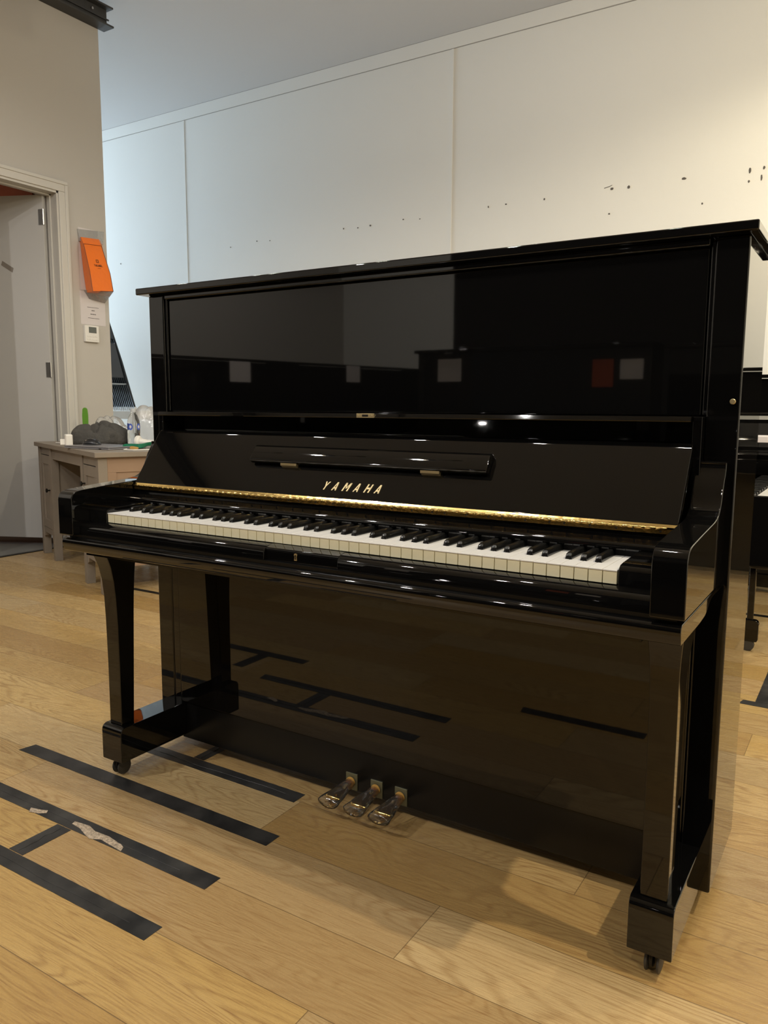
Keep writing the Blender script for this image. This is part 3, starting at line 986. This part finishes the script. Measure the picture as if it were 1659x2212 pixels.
# handheld scanner
sc = thing('handheld_scanner', 'white handheld scanner with round head lying beside the bottle', 'scanner', onDesk(1.13, 0.335), DR + 0.75)
MB().lathe([(0.0, -0.014), (0.026, -0.014), (0.033, -0.007), (0.033, 0.005), (0.024, 0.014), (0, 0.014)], (-0.03, 0, 0.036), 24, axis='X').build('head', PLASTICW, sc)
MB().lathe([(0.0, -0.0146), (0.023, -0.0146), (0.023, -0.0142), (0, -0.0142)], (-0.03, 0, 0.036), 24, axis='X').build('grille', mat('grille', (0.42, 0.40, 0.37), 0.6, bump=(400, 0.6)), sc)
MB().tube([(-0.02, 0, 0.036), (0.02, 0.005, 0.03), (0.12, 0.01, 0.022)], [0.018, 0.017, 0.020], 16).build('handle', PLASTICW, sc)
# cables
cab = MB()
cab.tube([onDesk(*q) for q in [(1.27, 0.20, 0.739), (1.34, 0.165, 0.739), (1.39, 0.20, 0.739), (1.40, 0.30, 0.739), (1.38, 0.40, 0.739)]], 0.0035, 8)
tag(cab.build('white_cable', PLASTICW), 'white cable curving along the right edge of the desk top', 'cable')
cab = MB()
cab.tube([onDesk(*q) for q in [(0.66, 0.05, 0.742), (0.50, 0.06, 0.741), (0.35, 0.04, 0.741)]], 0.004, 8)
tag(cab.build('white_cable', PLASTICW), 'short white cable lying to the left of the power adapter', 'cable')
# dark glove fingers, built as thin sticks
for i, (a_, b_, z_) in enumerate(((0.30, 0.20, 0.745), (0.31, 0.22, 0.757), (0.30, 0.235, 0.769))):
    q0, q1 = onDesk(0.16, b_ - 0.08, z_), onDesk(0.34, b_ - 0.02, z_ + 0.006)
    tag(MB().tube([q0, q1], 0.005, 8).build('glove_finger', MOUSEB), 'dark glove finger in the bundle at the left of the jacket, %s' % ['lowest of three', 'middle of three', 'topmost of three'][i], 'glove', 'dark glove fingers by the jacket')


# soft heaps
def heap(name, m, cx_, cy_, rx, ry, hgt, seed, label, cat, rz=0, power=0.55, amt=0.2, freq=12.0, z0=0.7352):
    g = MB()
    n, k_ = 56, 96
    rings = []
    for i in range(n + 1):
        t = i / n
        ring = []
        for j in range(k_):
            a = 2 * PI * j / k_
            e = 1 + 0.20 * noise.noise(Vector((math.cos(a) * 1.5, math.sin(a) * 1.5, seed))) + 0.05 * noise.noise(Vector((math.cos(a) * 5, math.sin(a) * 5, seed)))
            rr = math.sin(t * PI / 2)
            x_ = rx * rr * e * math.cos(a)
            y_ = ry * rr * e * math.sin(a)
            base = max(0.0, math.cos(t * PI / 2)) ** power
            w1 = noise.noise(Vector((x_ * 5, y_ * 5, seed)))
            w2_ = noise.noise(Vector((x_ * 9 + 4, y_ * 9, seed * 2)))
            f1 = abs(math.sin(freq * (y_ * 1.6 + x_ * 0.5) + 4.0 * w1 + seed)) ** 0.7
            f2 = abs(math.sin(freq * 1.9 * (x_ * 1.1 - y_ * 0.6) + 5.0 * w2_)) ** 0.8
            z_ = hgt * base * (0.80 + 0.35 * w1 + amt * (f1 - 0.6) + amt * 0.35 * (f2 - 0.6))
            if t >= 1:
                z_ = 0
            ring.append((x_, y_, max(0.0, z_)))
        rings.append(ring)
    g.loft(rings[::-1])
    o = g.build(name, m, smooth=180)
    o.location = (cx_, cy_, z0)
    o.rotation_euler = (0, 0, rz)
    return tag(o, label, cat)


q = onDesk(0.54, 0.255)
heap('jacket', JACKET, q[0], q[1], 0.185, 0.11, 0.14, 3.3, 'crumpled dark grey jacket piled on the desk behind the laptop', 'jacket', rz=0.56, power=0.40, amt=0.32, freq=17)
q = onDesk(0.74, 0.515)
heap('plastic_bag', BAGFILM, q[0], q[1], 0.165, 0.085, 0.235, 8.1, 'crumpled translucent plastic bag at the right of the jacket, behind the bottle', 'bag', rz=0.56, amt=0.3, freq=20)
q = onDesk(0.30, 0.40)
heap('plastic_bag', SLEEVE, q[0], q[1], 0.12, 0.06, 0.19, 5.4, 'clear plastic bag standing up behind the left of the jacket', 'bag', rz=0.56, amt=0.32, freq=24)
# green tag in the left bag
q = onDesk(0.07, 0.29)
g = MB().prism([(-0.017, 0.0), (0.017, 0.0), (0.02, 0.17), (0.017, 0.205)] + arc(0, 0.205, 0.017, 0, 180, 8)[1:] + [(-0.02, 0.17)], -0.004, 0.004, 'Y')
o = g.build('green_tag', LEAF, bevel=0.002)
o.location = (q[0], q[1], 0.7355)
o.rotation_euler = (0, 0, 0.55)
tag(o, 'bright green rounded tag sticking up out of the clear bag', 'tag')
# water bottle
q = onDesk(1.03, 0.315)
bt = thing('water_bottle', 'clear plastic water bottle with blue print, half full, standing on the desk', 'bottle', q, 0.4)
pf = [(0.0, 0.002), (0.030, 0.0), (0.0345, 0.006), (0.035, 0.03), (0.0335, 0.036), (0.035, 0.042), (0.035, 0.07), (0.0335, 0.075), (0.035, 0.08), (0.035, 0.135), (0.033, 0.15), (0.022, 0.18), (0.014, 0.19), (0.0125, 0.20), (0.0125, 0.208), (0, 0.208)]
MB().lathe(pf, n=32).build('bottle_body', GLASSP, bt, smooth=60)
MB().lathe([(0, 0.003), (0.029, 0.003), (0.0335, 0.008), (0.0335, 0.082), (0, 0.082)], n=32).build('water', WATER, bt, smooth=60)
MB().lathe([(0, 0.200), (0.0155, 0.200), (0.0155, 0.217), (0.014, 0.219), (0, 0.219)], n=24).build('cap', mat('cap', (0.45, 0.47, 0.5), 0.4), bt)
lb = MB()
for a0, a1, z0_, z1_ in ((-2.0, -1.25, 0.098, 0.135), (-0.6, 0.1, 0.098, 0.135), (0.9, 1.6, 0.098, 0.135), (2.3, 3.1, 0.098, 0.135)):
    r_ = 0.0356
    nn = 8
    rgs = []
    for i in range(nn + 1):
        a_ = a0 + (a1 - a0) * i / nn
        hz = 0.5 * (z1_ - z0_) * math.sqrt(max(0.03, 1 - (2 * i / nn - 1) ** 2))
        zm = (z0_ + z1_) / 2
        rgs.append([(r_ * math.cos(a_), r_ * math.sin(a_), zm - hz), (r_ * math.cos(a_), r_ * math.sin(a_), zm + hz), ((r_ - .0006) * math.cos(a_), (r_ - .0006) * math.sin(a_), zm + hz), ((r_ - .0006) * math.cos(a_), (r_ - .0006) * math.sin(a_), zm - hz)])
    lb.loft(rgs)
    rgs = []
    for i in range(nn + 1):
        a_ = a0 + (a1 - a0) * (0.25 + 0.5 * i / nn)
        hz = 0.25 * (z1_ - z0_) * math.sqrt(max(0.03, 1 - (2 * i / nn - 1) ** 2))
        zm = (z0_ + z1_) / 2
        rgs.append([(.036 * math.cos(a_), .036 * math.sin(a_), zm - hz), (.036 * math.cos(a_), .036 * math.sin(a_), zm + hz), (.0352 * math.cos(a_), .0352 * math.sin(a_), zm + hz), (.0352 * math.cos(a_), .0352 * math.sin(a_), zm - hz)])
    lb.loft(rgs, mi=1)
lb.build('print', [BLUEP, PAPER], bt, smooth=60)


# ribbons
def ribbon(name, m, pts, w, label, tilt):
    r_ = MB()
    n = len(pts)
    ra, rb = [], []
    for i, p_ in enumerate(pts):
        p_ = Vector(p_)
        tl = tilt[i]
        ra.append(p_ + Vector((0, 0, w * math.cos(tl))) + Vector((w * math.sin(tl) * 0.6, w * math.sin(tl) * 0.4, 0)))
        rb.append(p_)
    rings = []
    for a_, b_ in zip(ra, rb):
        off = Vector((0.0006, 0.0006, 0.0004))
        rings.append([b_, a_, a_ + off, b_ + off])
    r_.loft(rings)
    o = r_.build(name, m, smooth=60, subsurf=1)
    return tag(o, label, 'ribbon')


ribbon('ribbon', GREEN, [onDesk(*q) for q in [(1.22, 0.19, 0.737), (1.19, 0.225, 0.737), (1.21, 0.25, 0.738), (1.25, 0.265, 0.737), (1.24, 0.30, 0.738), (1.20, 0.325, 0.745), (1.17, 0.36, 0.752), (1.20, 0.39, 0.745)]], 0.028,
       'green satin ribbon looping in front of the water bottle', [0, .2, 0, .3, 0, .4, .8, .3])
ribbon('ribbon', OCHRE, [onDesk(*q) for q in [(1.29, 0.205, 0.737), (1.32, 0.215, 0.737), (1.35, 0.235, 0.7375)]], 0.022, 'ochre ribbon end lying before the green ribbon', [0.3, .6, .9])
ribbon('ribbon', OCHRE, [onDesk(*q) for q in [(1.24, 0.36, 0.74), (1.26, 0.375, 0.752), (1.28, 0.40, 0.74)]], 0.03, 'ochre ribbon loop at the far right of the green ribbon', [0.3, .1, .4])

# ------------------------------------------------------------------ things on the partition
BG = thing('paper_bag', 'orange paper bag in a clear sleeve hanging on the partition above the thermostat', 'bag', (XP, 2.19, 1.75))
b_ = MB()
# local coordinates: x out of the wall, y along it, z up
rings = [
    [(0.004, -0.068, -0.005), (0.004, 0.125, -0.012), (0.128, 0.058, 0.010), (0.128, -0.112, -0.012)],
    [(0.004, -0.085, 0.12), (0.004, 0.115, 0.12), (0.110, 0.052, 0.13), (0.110, -0.115, 0.12)],
    [(0.004, -0.100, 0.30), (0.004, 0.085, 0.31), (0.070, 0.020, 0.315), (0.070, -0.125, 0.305)],
    [(0.002, -0.104, 0.355), (0.002, 0.072, 0.365), (0.022, 0.040, 0.368), (0.022, -0.108, 0.358)]]
b_.loft(rings)
b_.build('bag_body', ORANGE, BG, bevel=0.003)
ed = MB()
for ia, ib in ((3, 3), (2, 2)):
    pass
ed.tube([Vector(rings[i][3]) + Vector((0.001, 0, 0)) for i in (0, 1, 2)], 0.0016, 6)
ed.tube([Vector(rings[i][2]) + Vector((0.001, 0, 0)) for i in (0, 1, 2)], 0.0016, 6)
ed.tube([Vector(rings[0][3]) + Vector((0.001, 0, 0)), Vector(rings[0][2]) + Vector((0.001, 0, 0))], 0.0016, 6)
ed.tube([Vector(rings[2][3]) + Vector((0.001, 0, 0)), Vector(rings[2][2]) + Vector((0.001, 0, 0))], 0.0016, 6)
ed.build('edge_print', mat('edge_brown', (0.12, 0.02, 0.01), 0.5), BG)


def face_pt(s, t, off=0.0015):
    """point on the bag's front face: s across 0..1, t up 0..1 between ring 0 and 2"""
    zs = [0, 1, 2]
    i = 0 if t < 0.42 else 1
    u = t / 0.42 if i == 0 else (t - 0.42) / 0.58
    lo = Vector(rings[i][3]).lerp(Vector(rings[i][2]), s)
    hi = Vector(rings[i + 1][3]).lerp(Vector(rings[i + 1][2]), s)
    return lo.lerp(hi, u) + Vector((off, 0, off * 0.3))


def font_strokes(txt):
    G = {'T': [[(0, 1), (1, 1)], [(.5, 1), (.5, 0)]], 'H': [[(0, 0), (0, 1)], [(1, 0), (1, 1)], [(0, .5), (1, .5)]], 'E': [[(1, 0), (0, 0), (0, 1), (1, 1)], [(0, .5), (.8, .5)]],
         'A': [[(0, 0), (.5, 1), (1, 0)], [(.2, .4), (.8, .4)]], 'L': [[(0, 1), (0, 0), (1, 0)]], 'K': [[(0, 0), (0, 1)], [(1, 1), (0, .5), (1, 0)]], 'N': [[(0, 0), (0, 1), (1, 0), (1, 1)]], ' ': [],
         'D': [[(0, 0), (0, 1), (.6, 1), (1, .7), (1, .3), (.6, 0), (0, 0)]]}
    return [G[c] for c in txt]


tx = MB()
word = 'TAKANEL'
for i, gl in enumerate(font_strokes(word)):
    for st in gl:
        tx.tube([face_pt(0.30 + (i + 0.62 * a_) * 0.062, 0.545 + 0.040 * b2_) for a_, b2_ in st], 0.0013, 5)
for st in [[(0, 0), (1, 0), (1, 1), (0, 1), (0, 0)]]:
    tx.tube([face_pt(0.46 + 0.10 * a_, 0.63 + 0.055 * b2_) for a_, b2_ in st], 0.0022, 5)
tx.tube([face_pt(0.44, 0.505), face_pt(0.60, 0.505)], 0.0009, 5)
tx.build('logo_print', mat('bag_ink', (0.10, 0.035, 0.012), 0.6), BG)
sl_ = MB().loft([[(0.002, -0.045, -0.045), (0.002, 0.085, -0.060), (0.06, 0.06, -0.040), (0.06, -0.01, -0.040)], [(0.004, -0.09, 0.01), (0.004, 0.13, 0.0), (0.13, 0.06, 0.01), (0.13, -0.05, 0.0)]])
sl_.build('sleeve_bottom', SLEEVE, BG, smooth=60)
MB().loft([[(0.001, -0.112, 0.33), (0.001, 0.09, 0.34), (0.026, 0.05, 0.34), (0.026, -0.112, 0.33)], [(0.001, -0.12, 0.41), (0.001, 0.10, 0.43), (0.004, 0.10, 0.43), (0.004, -0.12, 0.41)]]).build('sleeve_top', SLEEVE, BG, smooth=60)
# sheet of paper with ruled lines (its square code is left blank)
PP = thing('paper_sheet', 'white printed sheet taped to the partition between bag and thermostat', 'paper', (XP, 2.175, 1.53))
MB().box(0.0, 0.0016, -0.105, 0.10, 0.0, 0.225).build('sheet', PAPER, PP, smooth=0)
pt = MB()
for z_, w0_, w1_ in ((0.118, -0.05, 0.045), (0.045, -0.047, 0.047)):
    pt.box(0.0016, 0.0022, w0_, w1_, z_, z_ + 0.0025)
for z_, w0_, w1_ in ((0.095, -0.015, 0.012), (0.070, -0.025, 0.022)):
    n = 6
    for i in range(n):
        a_ = w0_ + (w1_ - w0_) * i / n
        pt.box(0.0016, 0.0022, a_, a_ + (w1_ - w0_) / n * 0.6, z_, z_ + 0.006)
pt.build('printed_lines', INK, PP, smooth=0)
P2 = MB().box(XP, XP + 0.001, 2.080, 2.24, 1.762, 2.175).build('paper_sheet', PAPER, smooth=0)
tag(P2, 'white sheet pinned to the partition, mostly hidden behind the orange bag', 'paper')
# thermostat
TH = thing('thermostat', 'white wall thermostat with small grey screen below the taped sheet', 'thermostat', (XP, 2.143, 1.41))
MB().box(0, 0.022, -0.058, 0.056, 0.0, 0.113).build('housing', PLASTICW, TH, bevel=0.003)
MB().box(0.0215, 0.0228, -0.028, 0.035, 0.062, 0.103).build('screen', LCD, TH, bevel=0.0008)
bt_ = MB()
for y_ in (-0.038, -0.015, 0.008, 0.032):
    for z_ in (0.018, 0.040):
        bt_.box(0.0215, 0.0245, y_ - 0.007, y_ + 0.007, z_ - 0.005, z_ + 0.005)
bt_.build('buttons', PLASTICW, TH, bevel=0.001)

# ------------------------------------------------------------------ folded chairs behind the partition
tr = MB().box(-0.55, 0.62, -0.28, 0.28, 0.86, 0.93)
for x_ in (-0.51, 0.58):
    for y_ in (-0.25, 0.25):
        tr.box(x_ - 0.02, x_ + 0.02, y_ - 0.02, y_ + 0.02, 0.0, 0.86)
tr.box(-0.53, 0.6, -0.26, 0.26, 0.25, 0.28)
o = tr.build('trolley', PLASTICW, bevel=0.004)
o.location = (-5.09, 3.4, 0)
tag(o, 'cream trolley in the bay behind the partition, carrying folded chairs', 'trolley')
ch0 = None
for i in range(17):
    if ch0 is None:
        c_ = ch0 = thing('folding_chair', '', 'chair')
        fr_ = MB()
        # chair leaning: local x = lean direction, z up; frame tubes
        fr_.tube([(0.0, -0.20, 0.0), (-0.15, -0.20, 0.45), (-0.29, -0.19, 0.84)], 0.0115, 8)
        fr_.tube([(0.0, 0.20, 0.0), (-0.15, 0.20, 0.45), (-0.29, 0.19, 0.84)], 0.011, 8)
        fr_.build('frame', CHAIRM, c_)
        MB().tube([(-0.09, -0.20, 0.24), (-0.09, 0.20, 0.24)], 0.007, 8).build('crossbar', STEEL, c_)
        MB().prism([(-0.115, 0.30), (-0.105, 0.30), (-0.20, 0.62), (-0.215, 0.62)], -0.18, 0.18, 'Y').build('seat', CHAIRS, c_, bevel=0.004)
        MB().prism([(-0.22, 0.66), (-0.21, 0.66), (-0.275, 0.84), (-0.29, 0.84)], -0.18, 0.18, 'Y').build('backrest', CHAIRM, c_, bevel=0.004)
        for y_ in (-0.2, 0.2):
            MB().lathe([(0.013, -0.004), (0.013, 0.03)], (0.0, y_, 0.0), 10).build('foot_cap', PLASTICW, c_)
    else:
        c_ = dup(ch0)
    c_.location = (-4.965 - 0.034 * i, 3.36 + 0.006 * i, 0.935)
    c_.rotation_euler = (0, 0, 0.12)
    tag(c_, 'folded black chair leaning behind the partition, %s' % ['rightmost', 'second from right', 'third from right', 'fourth from right', 'fifth from right', 'sixth from right', 'seventh from right', 'eighth from right', 'ninth from right', 'tenth from right', 'eleventh from right', 'twelfth from right', 'thirteenth from right', 'fourteenth from right', 'fifteenth from right', 'sixteenth from right', 'leftmost'][i], 'chair', 'folded chairs leaning behind the partition')


# ------------------------------------------------------------------ other pianos
def plain_piano(loc, rz, H, label, Wd=1.50, name='upright_piano', bench=False):
    o = thing(name, label, 'piano', loc, rz, None)
    s = H / 1.2733
    hw_ = Wd / 2
    for sx in (-1, 1):
        xa, xb = sorted((sx * (hw_ - 0.015), sx * (hw_ - 0.06)))
        MB().box(xa, xb, 0, 0.27, 0.03, H - 0.02).build('side_panel', BLACK, o, bevel=0.004)
        xa, xb = sorted((sx * (hw_ - 0.028), sx * (hw_ - 0.08)))
        MB().prism([(y_, z_ if z_ < 0.78 else 0.775 + (z_ - 0.775) * 0.8) for y_, z_ in AP], xa, xb).build('arm', BLACK, o, bevel=0.002, smooth=40)
        MB().box(xa, xb, -0.215, -0.165, 0.13, 0.65).build('leg', BLACK, o, bevel=0.003)
        MB().box(xa, xb, -0.225, 0.0, 0.045, 0.135).build('toe_block', BLACK, o, bevel=0.004)
    MB().box(-hw_, hw_, -0.03, 0.28, H - 0.02, H).build('lid', BLACK, o, bevel=0.003)
    MB().box(-hw_ + 0.06, hw_ - 0.06, 0.01, 0.03, 0.93, H - 0.022).build('upper_panel', BLACK, o, bevel=0.003)
    MB().box(-hw_ + 0.06, hw_ - 0.06, 0.0, 0.02, 0.03, 0.62).build('lower_panel', BLACK, o, bevel=0.003)
    MB().prism(led, -hw_ + 0.06, hw_ - 0.06).build('ledge', BLACK, o)
    MB().prism([(-0.02, 0.91), (-0.035, 0.90), (-0.10, 0.80), (-0.14, 0.76), (-0.29, 0.735), (-0.30, 0.725), (-0.30, 0.70), (-0.02, 0.70)], -hw_ + 0.08, hw_ - 0.08).build('keyboard_cover', BLACK, o, bevel=0.002)
    MB().box(-hw_ + 0.028, hw_ - 0.028, -0.305, 0.0, 0.62, 0.70).build('key_bed', BLACK, o, bevel=0.004)
    return o


plain_piano((1.36, 3.42, 0), 0, 1.20, 'black upright piano against the back wall, mirrored in the foreground piano side')
plain_piano((-0.155, 3.42, 0), 0, 1.16, 'lower black upright piano against the back wall, hidden behind the foreground piano', Wd=1.52)

# console piano end at the right edge
CP = thing('console_piano', 'black console piano seen end on behind the foreground piano, with a notched white keyboard', 'piano', (0, 0, 0))
cy0 = 1.86
arm = [(0.34, 0.345), (0.30, 0.40), (0.30, 0.655), (0.66, 0.655), (0.70, 0.645), (0.725, 0.62), (0.735, 0.58), (0.735, 0.45), (0.72, 0.40), (0.69, 0.365), (0.655, 0.35), (0.61, 0.335), (0.565, 0.335), (0.53, 0.36), (0.48, 0.36)]
MB().prism([(0.30, 0.40), (0.30, 0.628), (0.66, 0.628), (0.70, 0.618), (0.725, 0.60), (0.735, 0.57), (0.735, 0.45), (0.72, 0.40), (0.69, 0.365), (0.645, 0.345), (0.605, 0.34), (0.565, 0.34), (0.53, 0.36), (0.48, 0.38)], cy0, cy0 + 0.03, 'Y').build('end_board', BLACK, CP, bevel=0.004, seg=3)
MB().box(0.30, 0.70, cy0 + 0.03, cy0 + 1.24, 0.44, 0.585).build('key_bed', BLACK, CP, bevel=0.003)
MB().box(0.26, 0.42, cy0, cy0 + 1.24, 0.36, 0.80).build('case_back', BLACK, CP, bevel=0.004)
MB().box(0.556, 0.580, cy0 + 0.02, cy0 + 0.045, 0.10, 0.36).build('leg', BLACK, CP, bevel=0.003)
MB().prism([(0.50, 0.04), (0.597, 0.04), (0.602, 0.05), (0.602, 0.112)] + arc(0.585, 0.112, 0.017, 0, 90, 5) + [(0.50, 0.129)], cy0 + 0.01, cy0 + 0.04, 'Y').build('toe_block', BLACK, CP, bevel=0.003)
MB().lathe([(0.0, 0), (0.022, 0), (0.024, 0.004), (0.024, 0.018), (0.022, 0.022), (0, 0.022)], (0.566, cy0 + 0.012, 0.0245), 18, axis='Y').build('caster', RUBBER, CP)
MB().box(0.26, 0.64, cy0 + 1.16, cy0 + 1.20, 0.03, 0.45).build('leg', BLACK, CP, bevel=0.003)
kk = MB().box(0.545, 0.64, -0.0108, 0.0108, 0.585, 0.612)
wk2 = kk.build('white_key', WKEY, CP, bevel=0.001)
kk = MB().prism([(0.45, 0.60), (0.545, 0.60), (0.54, 0.622), (0.45, 0.624)], -0.0055, 0.0055, 'Y')
bk2 = kk.build('black_key', BLACKKEY, CP, bevel=0.001)
f1 = f2 = True
for i in range(48):
    o = wk2 if f1 else dup(wk2, CP)
    f1 = False
    o.location = (0, cy0 + 0.05 + 0.0235 * i, 0)
    if i % 7 in (0, 1, 3, 4, 5):
        o = bk2 if f2 else dup(bk2, CP)
        f2 = False
        o.location = (0, cy0 + 0.05 + 0.0235 * (i + 0.5), 0)
# book lying on its top and a chrome music stand arm
o = MB().box(0.33, 0.50, -0.13, 0.13, 0, 0.030).build('book', PAPER, bevel=0.002)
o.location = (0, cy0 + 1.08, 0.801)
o.rotation_euler = (0, 0, 0.05)
tag(o, 'pale book lying on top of the console piano at the right edge', 'book')

# row of pianos behind the camera, seen in the glossy upper panel, with price sheets
rows = [((-3.05, -2.53, 0), PI / 2 + 0.238, 1.31, 'black upright piano of the row behind the camera, far left'),
        ((-2.694, -3.998, 0), PI / 2 + 0.238, 1.31, 'black upright piano of the row behind the camera, second from left'),
        ((-0.86, -2.95, 0), PI, 1.33, 'black upright piano behind the camera, mirrored with a white sheet'),
        ((0.70, -2.95, 0), PI, 1.31, 'black upright piano behind the camera, mirrored at the right')]
sheet_x = [[0.0], [0.05], [-0.50, 0.42], [0.3]]
for (loc, rz, H, lab), sxs in zip(rows, sheet_x):
    plain_piano(loc, rz, H, lab, Wd=1.5)


def mirror_pt(u, v, Yp, Yt):
    d_ = fw + rt2 * ((u - 829.5) / FPX) - up2 * ((v - 1106) / FPX)
    c_ = Vector((CX, CY, CZ))
    t_ = (Yp - c_.y) / d_.y
    q_ = c_ + d_ * t_
    d2 = Vector((d_.x, -d_.y, d_.z))
    s_ = (Yt - q_.y) / d2.y
    return q_ + d2 * s_


nr = Vector((math.sin(PI / 2 + 0.238), -math.cos(PI / 2 + 0.238), 0))


def mirror_plane(u, v, pt, n):
    d_ = fw + rt2 * ((u - 829.5) / FPX) - up2 * ((v - 1106) / FPX)
    c_ = Vector((CX, CY, CZ))
    t_ = (0.01 - c_.y) / d_.y
    q_ = c_ + d_ * t_
    d2 = Vector((d_.x, -d_.y, d_.z))
    return q_ + d2 * ((Vector(pt) - q_).dot(n) / d2.dot(n))


for u, v, w_, h_, m_, pt_, n_, lab in ((971, 800, 0.165, 0.14, PAPER, (0, -2.958, 0), Vector((0, 1, 0)), 'white price sheet on the piano behind the camera, left'),
                                   (1369, 797, 0.15, 0.11, PAPER, (0, -2.958, 0), Vector((0, 1, 0)), 'white price sheet on the piano behind the camera, right'),
                                   (1302, 806, 0.12, 0.155, CARD, (0, -2.958, 0), Vector((0, 1, 0)), 'orange card on the piano behind the camera'),
                                   (519, 803, 0.175, 0.145, PAPER, Vector((-3.05, -2.53, 0)) + nr * 0.0315, nr, 'white price sheet on the first piano of the left row'),
                                   (763, 808, 0.145, 0.13, PAPER, Vector((-2.694, -3.998, 0)) + nr * 0.0315, nr, 'white price sheet on the second piano of the left row')):
    q = mirror_plane(u, v, pt_, n_)
    o = MB().box(-w_ / 2, w_ / 2, -0.0008, 0.0008, -h_ / 2, h_ / 2).build('price_sheet', m_, smooth=0)
    o.location = q
    o.rotation_euler = (0, 0, PI if abs(n_.x) < 0.1 else PI / 2 + 0.238)
    tag(o, lab, 'sheet')
